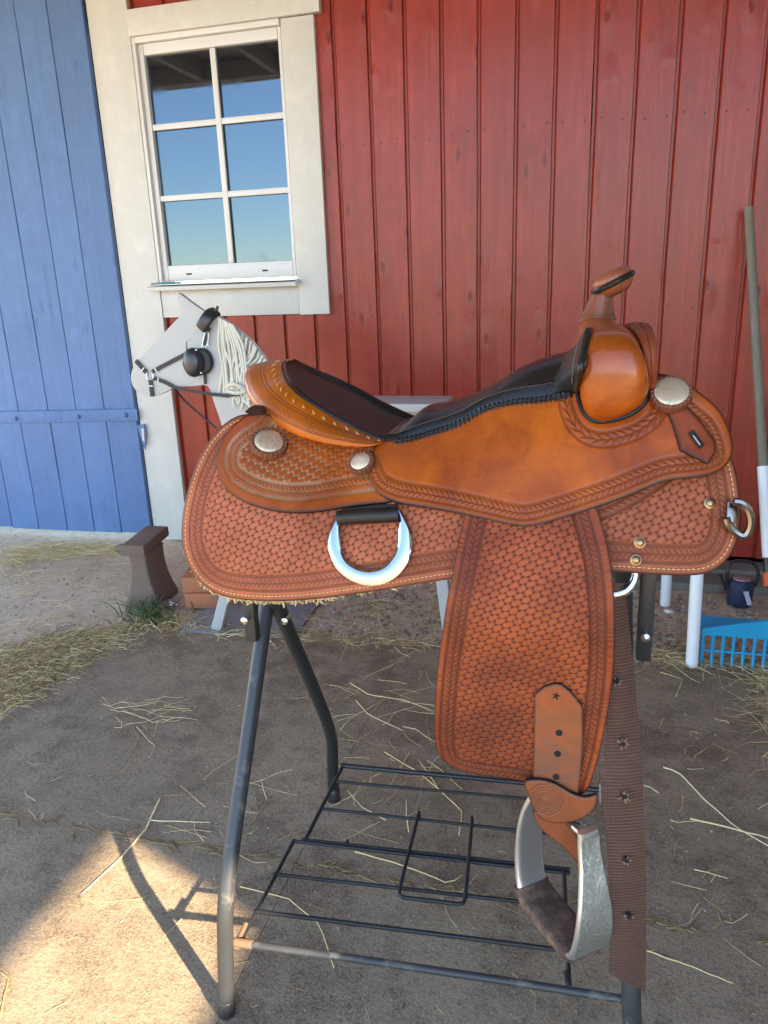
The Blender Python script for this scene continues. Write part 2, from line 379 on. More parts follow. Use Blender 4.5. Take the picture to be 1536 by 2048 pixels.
def m_web():
    m = N('brown_webbing'); v = m.coord()
    wv = m.n('ShaderNodeTexWave', wave_type='BANDS', bands_direction='Z'); wv.inputs['Scale'].default_value = 78; wv.inputs['Distortion'].default_value = .35; m.nt.links.new(v, wv.inputs['Vector'])
    w2 = m.n('ShaderNodeTexWave', wave_type='BANDS', bands_direction='X'); w2.inputs['Scale'].default_value = 62; m.nt.links.new(v, w2.inputs['Vector'])
    c = m.mix(m.noise(v, 12, 5, .7), (.075, .030, .016), (.155, .068, .038)); h = m.math('MULTIPLY', wv.outputs['Fac'], m.math('ADD', m.math('MULTIPLY', w2.outputs['Fac'], .4), .6))
    c = m.mix(m.ramp(h, [(.1, .75), (.6, 0.0)]), c, (.035, .015, .009)); c = m.mix(m.ramp(m.noise(v, 6, 5), [(.52, 0.0), (.7, .6)]), c, (.05, .025, .02))
    return m.out(c, .75, 0.0, m.bump(h, .8, .0015))
M['web'] = m_web()

# ================================================================== THE SETTING
g = MB(); n = 60
xs = np.concatenate([np.linspace(-220, -6, 12), np.linspace(-5, 5, 40), np.linspace(6, 220, 12)])
V = [(x, y, -.012) for y in xs for x in xs]; L = len(xs)
F = [(j * L + i, j * L + i + 1, (j + 1) * L + i + 1, (j + 1) * L + i) for j in range(L - 1) for i in range(L - 1)]
o = mk('ground', V, F, M['ground'], None); o['kind'] = 'structure'

# ------------------------------------------------------------------ barn
WY = 2.985
barn = thing('barn', (-.6, WY, 0), 'red board barn wall with white trimmed window and blue plank door', 'barn')
pitch = .1331
x0 = -.726 * 1.1
def plank_prof(wd):   # section of one lapped board: groove, bevel, face
    return [(0, .013), (.0085, .013), (.0155, 0.0), (wd - .002, 0.0), (wd, .003)]
def red_plank(x, wd, z0, z1):
    pr = plank_prof(wd); b = MB(); k = len(pr)
    nz = 14; rings = []
    wob = rng.normal(0, .0007, nz + 1)
    for i in range(nz + 1):
        z = z0 + (z1 - z0) * i / nz
        rings.append([(x + px_ + wob[i], WY + py_, z) for px_, py_ in pr] + [(x + wd, WY + .03, z), (x, WY + .03, z)])
    b.loft(rings, True, True); return fixn(b.build('plank', M['red'], barn, True, sharp=25))
k0 = int(math.floor((-1.75 - x0) / pitch)); 
for i in range(k0, 22):
    xx = x0 + i * pitch
    zb = .04 + rng.normal(0, .003)
    if xx < -1.10:
        red_plank(xx, pitch, zb, 1.05); red_plank(xx, pitch, 2.10, 2.53)
    else:
        red_plank(xx, pitch, zb, 2.53)
# backing so no light comes through, and a strip coloured near-black as the shade under the boards
b = MB().box((.15, WY + .05, .52), (3.9, .03, 1.04), None).box((-.2, WY + .06, 2.3), (4.6, .03, .4), None).box((.6, WY + .075, 1.6), (3.0, .03, 1.2), None)
b.build('wall_backing', M['oldwood'], barn, False)
MB().box((.1, WY + .045, .01), (3.9, .02, .10)).build('gap_shade', M['hole'], barn, False)
nl = MB()
for i in range(k0, 22):
    for dx in (.035, .105):
        for zz in (1.012 - .02, .40, 1.62):
            if zz > 1.05 and x0 + i * pitch < -1.0: continue
            xx = x0 + i * pitch + dx + rng.normal(0, .006)
            if xx < -1.0 and .98 < zz: continue
            nl.lathe((xx, WY + .0005, zz + rng.normal(0, .006)), (0, -1, 0), [(.0046, 0), (.004, .0012), (.001, .0016)], 8, ref=(1, 0, 0))
nl.build('nail', M['nail'], barn, kind='stuff')
TY = 2.962
def trim(xa, xb, za, zb, y=TY, th=.024, mat='white', name='trim_board', parent=None):
    o = MB().box(((xa + xb) / 2, y + th / 2, (za + zb) / 2), (xb - xa, th, zb - za), None, .0025).build(name, M[mat], parent or barn); return o
trim(-1.912, -1.737, .0, 2.53)                                   # tall board between door and wall
trim(-1.735, -.962, 2.052, 2.142, TY - .012, .034)               # head board over the window
trim(-1.116, -.989, 1.0, 2.049)                                  # right casing
trim(-1.735, -1.118, 1.003, 1.117, TY + .004, .02)               # apron board under the sill
# window
win = MB().box((-1.43, WY + .10, 1.6), (.66, .01, .9)).build('window', M['hole'], barn, False)
def wpart(name, xa, xb, ya, yb, za, zb, mat='sash', bev=.003):
    return MB().box(((xa + xb) / 2, (ya + yb) / 2, (za + zb) / 2), (xb - xa, yb - ya, zb - za), None, bev).build(name, M[mat], win)
wpart('frame', -1.737, -1.722, TY + .004, WY + .09, 1.135, 2.052)
wpart('frame', -1.126, -1.112, TY + .02, WY + .09, 1.135, 2.052)
wpart('frame', -1.722, -1.126, TY + .004, WY + .09, 2.032, 2.056)
wpart('sash', -1.721, -1.700, WY - .002, WY + .04, 1.15, 2.031)
wpart('sash', -1.140, -1.127, WY - .002, WY + .04, 1.15, 2.031)
wpart('sash', -1.699, -1.141, WY - .002, WY + .04, 1.992, 2.031)
wpart('sash', -1.699, -1.141, WY - .002, WY + .04, 1.150, 1.212)
for zc in (1.4735, 1.7375): wpart('muntin', -1.6995, -1.4215, WY + .002, WY + .016, zc - .011, zc + .011); wpart('muntin', -1.3985, -1.1405, WY + .002, WY + .016, zc - .011, zc + .011)
wpart('muntin', -1.4215, -1.3985, WY + .001, WY + .016, 1.213, 1.991)
for (xa, xb) in ((-1.6995, -1.4215), (-1.3985, -1.1405)):
    for (za, zb) in ((1.213, 1.4625), (1.4845, 1.7265), (1.7485, 1.991)):
        wpart('pane', xa, xb, WY + .018, WY + .024, za, zb, 'glass', 0)
for q in ((378, 548), (530, 541)):
    c = P1(*q, WY - .003); MB().box(c, (.024, .004, .006), None, .001).build('vent_slot', M['hole'], win)
s_ = MB().prism([( -1.765, 2.905, 1.128), (-1.765, WY + .0, 1.140), (-1.765, WY, 1.128), (-1.765, 2.912, 1.113)], (.66, 0, 0)).build('sill', M['sash'], win, False); fixn(s_)
MB().box((-1.42, 2.944, 1.1365), (.6, .066, .002)).build('sill_flashing', M['steel'], win, False)
# door
DY = 2.948
door = MB().box((-2.6, DY + .03, 1.28), (1.36, .012, 2.48)).build('door', M['hole'], barn, False)
seams = [-3.24, -3.08, -2.93, -2.78, -2.690, -2.535, -2.374, -2.223, -2.077, -1.917]
seams = [-3.16, -3.0, -2.845, -2.69, -2.535, -2.374, -2.223, -2.077, -1.919]
for i in range(len(seams) - 1):
    gp = [.0015, .0035, .0022, .0038, .002, .0035, .0016, .004][i]
    xa, xb = seams[i] + gp / 2, seams[i + 1] - gp / 2
    zb = .024 + rng.normal(0, .004)
    b = MB(); nz = 16; rings = []
    for k in range(nz + 1):
        z = zb + (2.52 - zb) * k / nz; e1, e2 = rng.normal(0, .0006, 2); e = .0022
        if k == 0 : e2 -= .0015
        rings.append([(xa + e1, DY + .023, z), (xa + e1, DY + e, z), (xa + e1 + e, DY, z), (xb + e2 - e, DY, z), (xb + e2, DY + e, z), (xb + e2, DY + .023, z)])
    b.loft(rings, True, True); fixn(b.build('plank', M['blue'], door, True, sharp=25))
bz = [P1(0, 828, DY)[2], P1(0, 852, DY)[2], P1(283, 841, DY)[2], P1(283, 817, DY)[2]]
hs = MB().prism([(-3.16, DY - .011, bz[0] + .0), (-3.16, DY - .011, bz[1]), (-1.905, DY - .011, bz[2]), (-1.905, DY - .011, bz[3])], (0, .0108, 0)).build('hinge_strap', M['blue'], door, False)
bevel_obj(fixn(hs), .0025)
for q in ((33, 837), (158, 833), (252, 830)):
    c = P1(*q, DY - .011)
    MB().lathe(c, (0, -1, 0), [(.012, 0), (.012, .002), (.0095, .003), (.0085, .009), (.006, .012), (.001, .0125)], 14, ref=(1, 0, 0)).build('bolt', M['blue'], door)
hp = P([(274, 851), (288, 848), (292, 872), (291, 900), (287, 893), (281, 875)], DY - .006)
fixn(MB().prism(hp, (0, .005, 0)).build('hinge_leaf', M['blue'], door, False))
hp = P([(282, 858), (287, 856), (289, 884), (285, 880)], DY - .0095); fixn(MB().prism(hp, (0, .003, 0)).build('paint_chip', M['white'], door, False))
# roof canopy over the wall (its eave shows in the window glass and shades the yard)
ZE, YE = 2.64, .0
can = MB().box((.2, (2.97 + YE) / 2, ZE + .16), (11.4, 2.98 - YE, .03)).build('canopy_roof', M['soffit'], barn, False)
can.data.transform(Matrix.Identity(4))
for i in range(19):
    MB().box((-5.3 + i * .6, (2.95 + YE) / 2 + .04, ZE + .075), (.05, 2.95 - YE - .1, .135), None, .003).build('rafter', M['soffit'], barn)
MB().box((.2, YE - .012, ZE + .075), (11.4, .022, .16), None, .003).build('fascia_board', M['fascia'], barn)
MB().box((.2, YE + .06, ZE + .06), (11.4, .09, .12), None, .003).build('eave_beam', M['soffit'], barn)
for xx in (-5.3, 5.6): MB().box((xx, YE + .06, 1.22), (.10, .10, 2.40), None, .004).build('post', M['soffit'], barn)

# added screen outside the frame: blocks the low sun, its slit shapes the sun patch
lt = thing('added_sun_screen', (2.25, .6, 0), 'added unseen board screen blocking the sun, with a slit for the sun patch', 'sun blocker')
X = 2.2
poly = [(-1.85, 0), (2.88, 0), (2.88, 3.9), (-1.85, 3.9), (-1.85, 2.007), (-1.06, 2.007), (-.93, 1.743), (-1.85, 1.743)]
fixn(MB().prism([(X, y, z) for y, z in poly], (.05, 0, 0)).build('wall', M['oldwood'], lt, False))
MB().box((X + .5, .5, 3.93), (1.1, 4.9, .05)).build('roof', M['soffit'], lt, False)
MB().box((X + .9, -.6, 1.95), (.1, .1, 3.9), None, .004).build('post', M['oldwood'], lt)
MB().box((X + .9, 2.7, 1.95), (.1, .1, 3.9), None, .004).build('post', M['oldwood'], lt)

# added treeline, unseen behind the camera, there to be mirrored low in the panes
tw_ = MB(); ico0 = bmesh.new(); bmesh.ops.create_icosphere(ico0, subdivisions=2, radius=1); ico0.verts.index_update(); T0 = np.array([v.co for v in ico0.verts]); TF = [[v.index for v in f.verts] for f in ico0.faces]; ico0.free()
for k in range(110):
    h = rng.uniform(1.5, 3.6); xx = rng.uniform(-170, 60); tw_.add(T0 * np.array([rng.uniform(2.5, 5), 3, h]) * rng.uniform(.85, 1.12, (len(T0), 1)) + np.array([xx, -130 + rng.normal(0, 8), h * .55]), TF, rng.random())
o = tw_.build('added_treeline', M['grass'], None, True, sharp=None); o['kind'] = 'stuff'; o['label'] = 'added unseen treeline for the window reflection'
# ------------------------------------------------------------------ rubber mats
def teeth(p, q, n, amp, nx, ny):       # dovetail edge between two corners
    out = []; p = np.array(p); q = np.array(q)
    for i in range(n):
        a = p + (q - p) * (i + .18) / n; b = p + (q - p) * (i + .36) / n; c = p + (q - p) * (i + .28 - .17) / n; d = p + (q - p) * (i + .43) / n
        nn = np.array([nx, ny]) * amp
        out += [tuple(a), tuple(c + nn), tuple(d + nn), tuple(b)]
    return out
def mat_tile(pts, label):
    b = MB(); b.prism([(x, y, -.011) for x, y in pts], (0, 0, .011))
    o = fixn(b.build('rubber_mat', M['mat'], None, False)); 
    bm = bmesh.new(); bm.from_mesh(o.data); bmesh.ops.triangulate(bm, faces=[f for f in bm.faces if len(f.verts) > 4]); bm.to_mesh(o.data); bm.free()
    tag(o, label, 'rubber mat', 'rubber mats on the yard'); return o
xa, xm, xb_, yb_, ym, yf = -1.5, -.515, .485, 2.105, 1.142, .17
gp = .0006
mat_tile([(xa, ym + gp), (xm - gp, ym + gp), (xm - gp, yb_), (xa + .05, yb_ - .05), (xa, yb_ - .10)], 'dusty grey rubber mat behind the left end of the saddle stand, nearest the anvil')
mat_tile([(xm + gp, ym + gp), (xb_, ym + gp)] + teeth((xb_, ym + gp), (xb_, yb_), 9, .022, 1, 0) + [(xb_, yb_), (xm + gp, yb_)], 'grey rubber mat with notched edge reaching the white stool leg')
mat_tile([(xa, yf), (xm - gp, yf), (xm - gp, ym - gp), (xa, ym - gp)], 'rubber mat carrying the sunlit patch and the rusty stand foot')
mat_tile([(xm + gp, yf), (xb_, yf)] + teeth((xb_, yf), (xb_, ym - gp), 9, .022, 1, 0) + [(xb_, ym - gp), (xm + gp, ym - gp)], 'rubber mat under the stirrup and the hanging web strap')
# grey slab behind the mats
sp = G([(352, 1262), (430, 1205), (640, 1205), (606, 1250), (585, 1268), (560, 1276)], .0)
o = fixn(MB().prism([(p[0], p[1], -.012) for p in sp], (0, 0, .014)).build('paving_slab', M['slab'], None, False)); bevel_obj(o, .004); tag(o, 'smooth grey concrete slab lying beside the gravel behind the mats', 'slab')

# ------------------------------------------------------------------ gravel, straw, grass
ico = bmesh.new(); bmesh.ops.create_icosphere(ico, subdivisions=1, radius=1); ico.verts.index_update()
IV = np.array([v.co for v in ico.verts]); IF = [[v.index for v in f.verts] for f in ico.faces]; ico.free()
def rough_pts(poly, n):
    p = np.asarray(poly)[:, :2]; lo, hi = p.min(0), p.max(0); out = []
    while len(out) < n:
        c = rng.uniform(lo, hi, (n * 2, 2)); ins = np.zeros(len(c), bool)
        for i in range(len(p)):
            a, b_ = p[i], p[(i + 1) % len(p)]
            cond = ((a[1] > c[:, 1]) != (b_[1] > c[:, 1]))
            xx = (b_[0] - a[0]) * (c[:, 1] - a[1]) / (b_[1] - a[1] + 1e-12) + a[0]
            ins ^= cond & (c[:, 0] < xx)
        out += list(c[ins])
    return np.array(out[:n])
def stones(poly, n, rmin, rmax, z=-.012):
    vs, fs, at = [], [], []
    for k, (x, y) in enumerate(rough_pts(poly, n)):
        r = rmin + (rmax - rmin) * rng.random() ** 3
        S_ = np.array([1, rng.uniform(.6, 1), rng.uniform(.4, .75)]) * r; an = rng.uniform(0, 6.28)
        Rm = np.array([[math.cos(an), -math.sin(an), 0], [math.sin(an), math.cos(an), 0], [0, 0, 1]])
        v = (IV * S_ * rng.uniform(.8, 1.2, (12, 1))) @ Rm.T + (x, y, z + r * .2)
        fs += [[i + len(vs) for i in f] for f in IF]; vs += v.tolist(); at += [rng.random()] * 12
    return vs, fs, at
st = MB(); 
for poly, n_, r0, r1 in (([(-.95, 2.12), (.9, 2.12), (1.2, 2.96), (-1.3, 2.96)], 9500, .002, .011),
                         ([(-3.2, 1.2), (-1.52, 1.5), (-1.5, 2.1), (-1.0, 2.15), (-1.3, 2.93), (-3.2, 2.93)], 2600, .0015, .0065),
                         ([(.51, 1.2), (1.2, 1.2), (1.2, 2.2), (.51, 2.2)], 900, .003, .011)):
    vs, fs, at = stones(poly, n_, r0, r1); k = len(st.v); st.v += [tuple(q) for q in vs]; st.f += [tuple(i + k for i in f) for f in fs]; st.at += at
o = st.build('gravel', M['pebble'], None, False, sharp=None); o['kind'] = 'stuff'; o['label'] = 'brown gravel and small stones along the foot of the wall'
crumbs = MB(); vs, fs, at = stones([(-1.5, .6), (.48, .6), (.48, 2.1), (-1.5, 2.1)], 420, .0008, .0042, .0); crumbs.v = [tuple(q) for q in vs]; crumbs.f = [tuple(f) for f in fs]; crumbs.at = at
o = crumbs.build('grit_crumbs', M['pebble'], None, False, sharp=None); o['kind'] = 'stuff'; o['label'] = 'loose grit and crumbs scattered over the mats'

def stalk(b, x, y, an, ln, r, z=0.0, col=None, lift=.0, bends=1):
    m = rng.integers(2, 5); pts = [np.array([x, y, z + r + rng.random() * lift])]; d = an
    for i in range(m):
        if rng.random() < .35 * bends: d += rng.normal(0, .5)
        else: d += rng.normal(0, .09)
        s_ = ln / m; p = pts[-1] + np.array([math.cos(d) * s_, math.sin(d) * s_, 0]); p[2] = z + r + rng.random() * lift; pts.append(p)
    rr = np.linspace(r, r * .6, len(pts)); b.tube(pts, rr, 3, a=rng.random() if col is None else col)
sb = MB()
def strew(poly, n, l0, l1, r0=.0006, r1=.0013, z=0.0, lift=.006, an=None, spread=1.6, cmin=0.0, cmax=1.0):
    for x, y in rough_pts(poly, n):
        a_ = rng.uniform(0, 6.28) if an is None else an + rng.normal(0, spread)
        stalk(sb, x, y, a_, rng.uniform(l0, l1), rng.uniform(r0, r1), z, rng.uniform(cmin, cmax), lift)
strew(G([(0, 1300), (120, 1265), (250, 1255), (230, 1290), (90, 1365), (0, 1425)]), 1700, .015, .15, .0004, .0012, lift=.022, an=.35, spread=1.3, z=-.01)
strew(G([(-150, 1330), (0, 1300), (0, 1430), (-150, 1480)]), 600, .02, .16, .0004, .0012, lift=.03, an=.35, spread=1.3, z=-.01)
strew(G([(0, 1092), (150, 1086), (250, 1088), (230, 1105), (120, 1112), (0, 1128)]), 520, .03, .2, .0004, .0012, lift=.012, an=.1, spread=.8, z=-.01, cmin=.35)
strew(G([(240, 1240), (400, 1235), (420, 1262), (330, 1272), (240, 1262)]), 170, .03, .12, lift=.03, z=-.01)
strew(G([(0, 1120), (240, 1110), (240, 1240), (100, 1280), (0, 1300)]), 130, .03, .16, lift=.006, z=-.01, cmin=.3)
strew(G([(420, 1262), (860, 1288), (890, 1305), (600, 1287), (420, 1275)]), 190, .03, .13, lift=.014, an=.2, spread=1.0)
strew(G([(600, 1200), (900, 1190), (900, 1290), (600, 1270)]), 150, .03, .14, lift=.02, z=-.005, cmax=.7)
strew(G([(1290, 1290), (1400, 1320), (1536, 1320), (1536, 1345), (1400, 1340), (1290, 1335)]), 170, .03, .15, lift=.015, an=-.2, spread=.9)
strew(G([(1490, 1340), (1640, 1340), (1640, 1560), (1545, 1480)]), 420, .02, .16, .0004, .0011, lift=.03, z=-.01)
strew(G([(1290, 1190), (1450, 1190), (1450, 1310), (1290, 1310)]), 90, .03, .12, lift=.02, z=-.01, cmax=.7)
strew(G([(560, 1350), (900, 1340), (900, 1620), (760, 1700), (620, 1640), (640, 1500)]), 60, .02, .14, .0005, .0012, lift=.004, cmin=.35)
strew(G([(380, 1560), (560, 1560), (560, 1720), (380, 1720)]), 14, .05, .16, .0004, .0009, lift=.004, cmin=.4)
strew(G([(0, 1380), (520, 1330), (520, 2040), (0, 2040)]), 46, .008, .06, .0003, .0007, lift=.003)
strew(G([(560, 1700), (1536, 1700), (1536, 2048), (560, 2048)]), 30, .008, .08, .0003, .0008, lift=.003)
strew(G([(1290, 1350), (1530, 1450), (1536, 1900), (1290, 1900)]), 30, .01, .07, lift=.003)
strew(G([(200, 1395), (340, 1405), (330, 1460), (220, 1465)]), 26, .05, .15, lift=.012, an=.2, spread=.6, cmin=.5)
strew(G([(0, 1400), (560, 1330), (1500, 1360), (1536, 2048), (0, 2048)]), 420, .002, .012, .0003, .0007, lift=.0015, cmin=.1, cmax=.9)
# brown dirt pressed into the mat seams
for k in range(150):
    x = rng.uniform(-1.4, .45); stalk(sb, x, ym + rng.normal(0, .006), rng.normal(0, .3), rng.uniform(.01, .05), .0016, .0, rng.uniform(0, .25), .001)
o = sb.build('straw_litter', M['straw'], None, False, sharp=None); o['kind'] = 'stuff'; o['label'] = 'loose dry straw and hay strewn over mats and gravel'
# long stalks that can be told apart
LS = [([(322, 1598), (300, 1643), (293, 1660), (238, 1722), (165, 1790)], .0021, 'long bent straw stalk across the sunlit patch left of the stand'),
      ([(302, 1643), (420, 1646)], .0014, 'straight thin straw joining the long bent stalk above the sunlit patch'),
      ([(156, 1797), (200, 1806), (280, 1800), (310, 1785)], .0011, 'thin curved dark stem lying in the sunlit patch'),
      ([(1326, 1537), (1356, 1545), (1408, 1600), (1470, 1655), (1536, 1693)], .0017, 'long straw stalk bent near its tip, right of the web strap'),
      ([(1380, 1640), (1450, 1656), (1536, 1678)], .0022, 'thick pale straw crossing a longer stalk right of the web strap'),
      ([(1388, 1740), (1455, 1758)], .0013, 'short straight straw lying alone right of the web strap'),
      ([(1294, 1903), (1340, 1920), (1400, 1942), (1466, 1970)], .0014, 'straight pale straw low beside the right stand foot'),
      ([(700, 1368), (740, 1392), (810, 1402), (868, 1424)], .0017, 'kinked pale straw beside the left edge of the fender'),
      ([(712, 1402), (738, 1432), (806, 1462)], .0015, 'bent straw pointing at the fender from the left, below a kinked one'),
      ([(770, 1506), (830, 1542), (870, 1573), (925, 1625), (918, 1672)], .0015, 'hooked long straw under the wire shelf'),
      ([(710, 1705), (800, 1730), (900, 1770), (925, 1752)], .0016, 'pale straw with hooked end under the wire loop'),
      ([(480, 1775), (575, 1798), (640, 1850), (668, 1938)], .0013, 'curved thin straw near the rusty end of the front rail'),
      ([(1320, 1345), (1365, 1360), (1352, 1395)], .0012, 'sharply bent straw below the white stool leg'),
      ([(0, 1945), (18, 1960), (8, 2000), (0, 2040)], .0016, 'thick bent straw at the sunlit lower left corner')]
for pts, r, lab in LS:
    p = resample(G(pts, .0), n=max(6, 3 * len(pts))); p[:, 2] = r + rng.random(len(p)) * .002
    o = MB().tube(p, np.linspace(r, r * .7, len(p)), 5, a=.35 if ('dark' in lab or 'corner' in lab) else rng.uniform(.75, 1)).build('straw_stalk', M['straw'], None, True, sharp=None); tag(o, lab, 'straw', 'long straw stalks')
gb = MB()
for k in range(150):
    c = G1(rng.normal(300, 24), rng.normal(1238, 12), -.012); an = rng.uniform(0, 6.28); h = rng.uniform(.03, .10); l = rng.uniform(.02, .08)
    pts = [c + np.array([math.cos(an) * l * t ** 1.5, math.sin(an) * l * t ** 1.5, h * t * (1.2 - .5 * t)]) for t in np.linspace(0, 1, 5)]
    gb.tube(pts, [.0022, .002, .0017, .0012, .0003], 3, a=rng.random())
o = gb.build('grass_tuft', M['grass'], None, True, sharp=None); o['kind'] = 'stuff'; o['label'] = 'green grass tuft growing at the mat corner by the bricks'

# ================================================================== THE SADDLE
RT = RM[0].copy(); RT[2] = 0
RT = np.array([1.0, 0, 0]); FW = np.array([0, 1.0, 0]); ROLL = .085
BC = 1.08                                             # the saddle's long axis, measured along FW
def toW(a, b, z): return np.outer(np.atleast_1d(a), RT) + np.outer(np.atleast_1d(b), FW) + np.outer(np.atleast_1d(z), [0, 0, 1])
def SB(q, b):                                          # points on the upright plane at lateral position b: (a, b, z)
    r = ray(q); rb = r @ FW; t = np.broadcast_to(b, rb.shape) / rb; p = r * t[:, None] + C0
    return np.stack([p @ RT, p @ FW, p[:, 2]], 1)
def proj(p):
    c = (np.asarray(p, float) - C0) @ RM; return np.stack([CX + FPX * c[:, 0] / -c[:, 2], CY - FPX * c[:, 1] / -c[:, 2]], 1)
AS = float(SB([(768, 900)], .9)[0][0])
tp = [(200, 850, .145), (342, 838, .15), (440, 828, .15), (500, 823, .148), (560, 840, .125), (640, 862, .115), (700, 876, .118), (744, 876, .126), (801, 876, .136), (866, 855, .122), (981, 806, .115), (1038, 793, .114), (1096, 787, .115), (1170, 768, .118), (1260, 760, .125), (1350, 752, .135), (1424, 790, .145), (1600, 830, .15)]
tq = np.vstack([SB([(x, y)], BC - w_)[0] for x, y, w_ in tp]); ta, tw, tz = tq[:, 0], np.array([q[2] for q in tp]), tq[:, 2]
gs = np.linspace(-.9, .6, 601); ker = np.exp(-np.linspace(-2.2, 2.2, 33) ** 2); ker /= ker.sum()
def smt(y): f = np.interp(gs, ta, y); return np.convolve(np.pad(f, 16, 'edge'), ker, 'valid')
GW, GZ = smt(tw), smt(tz)
def wbody(a, z):
    we = np.interp(a, gs, GW); ze = np.interp(a, gs, GZ); t = (ze - z) / (ze - .70)
    up = we + np.minimum(0, t) * .35
    tc = np.clip(t, 0, 1); dn = we + (.252 - we) * (1 - (1 - tc) ** 1.7)
    return np.clip(np.where(t < 0, up, dn) - .016 * (np.abs(a - AS - .02) / .36) ** 4 * np.clip((z - .6) * 8, 0, 1), .02, .26)
def normal(a, z):
    e = .004; wa = (wbody(a + e, z) - wbody(a - e, z)) / (2 * e); wz = (wbody(a, z + e) - wbody(a, z - e)) / (2 * e)
    n_ = np.stack([-wa, -np.ones_like(wa), -wz], 1); return n_ / np.linalg.norm(n_, axis=1)[:, None]
def drape(q, off=0.0):
    q = np.atleast_2d(np.asarray(q, float)); b = np.full(len(q), .88)
    for _ in range(60):
        s = SB(q, b); b = .6 * b + .4 * (BC - wbody(s[:, 0], s[:, 2]) - off)
    return SB(q, b)
def onbody(a, z, off=0.0):
    a = np.atleast_1d(np.asarray(a, float)); z = np.atleast_1d(np.asarray(z, float))
    return np.stack([a, BC - wbody(a, z) - np.broadcast_to(off, a.shape), z], 1)
def W3(p): p = np.asarray(p, float); return p[:, :1] * RT + p[:, 1:2] * FW + p[:, 2:] * np.array([[0, 0, 1.0]])
def mir(p): q = np.array(p, float); q[..., 1] = 2 * BC - q[..., 1]; q[..., 2] -= 2 * ROLL * (q[..., 1] - BC); return q

base = toW(.0, BC, .0)[0]
saddle = thing('western_saddle', base, 'western saddle of tooled tan leather with black seat, resting on a black metal stand', 'saddle')

def dist_poly(A, Z, poly, closed):
    p = np.asarray(poly, np.float32); q = np.roll(p, -1, 0) if closed else p[1:]; p = p if closed else p[:-1]
    d = q - p; L = np.linalg.norm(d, axis=1) + 1e-9; cum = np.r_[0, np.cumsum(L)[:-1]]
    n = len(A); best = np.full(n, 9e9, np.float32); s = np.zeros(n, np.float32); nx = np.zeros(n, np.float32); nz = np.zeros(n, np.float32)
    A = A.astype(np.float32); Z = Z.astype(np.float32)
    for i in range(len(p)):
        t = np.clip(((A - p[i, 0]) * d[i, 0] + (Z - p[i, 1]) * d[i, 1]) / L[i] ** 2, 0, 1)
        x = p[i, 0] + t * d[i, 0]; y = p[i, 1] + t * d[i, 1]; r = (A - x) ** 2 + (Z - y) ** 2
        k = r < best; best[k] = r[k]; s[k] = cum[i] + t[k] * L[i]; nx[k] = x[k]; nz[k] = y[k]
    return np.sqrt(best), s, nx, nz

def groove(d, c, w=.0011): return np.exp(-((d - c) / w) ** 2)
def braid(d, s, mid, hw, step):
    t = (d - mid) / hw; inb = np.clip((1 - np.abs(t)) * 5, 0, 1)
    ph = s / step + np.abs(t) * .75 + np.where(t > 0, .5, 0.0); f = ph - np.floor(ph)
    lob = np.clip(np.sin(math.pi * f) * 1.25 - .1, 0, 1) ** .7 * np.clip(1 - np.exp(-(t / .16) ** 2), 0, 1)
    return inb, lob
def weave(a, z, ang, la, lb, ks=1.0):
    a, z = a + .0011 * np.sin(z * 61 + a * 23) + .0006 * np.sin(a * 190 + z * 130), z + .0010 * np.sin(a * 57 - z * 31) + .0005 * np.sin(z * 210 + a * 90)
    c, s = math.cos(ang), math.sin(ang); u = a * c + z * s; v = -a * s + z * c
    row = np.round(v / lb); uu = u + (row % 2) * la / 2; du = (uu - la * np.round(uu / la)) / (la * .5); dv = (v - row * lb) / (lb * .5)
    e = 1 - np.abs(du) ** 2.2 * .95 - np.abs(dv) ** 2.2 * .80
    # pieces dip at one end as a woven strand does
    hsh = np.sin(row * 12.9898 + np.round(uu / la) * 78.233) * 43758.5453; hsh = hsh - np.floor(hsh)
    e = e * (.75 + .5 * hsh); h = np.clip(e * 1.9, 0, 1) ** .75; h = 1 - (1 - h) * (.44 + .56 * np.clip(np.abs(du) * 2.0 - .8, 0, 1)); return h * (1 - .16 * np.clip(du, -1, 1) * ks)

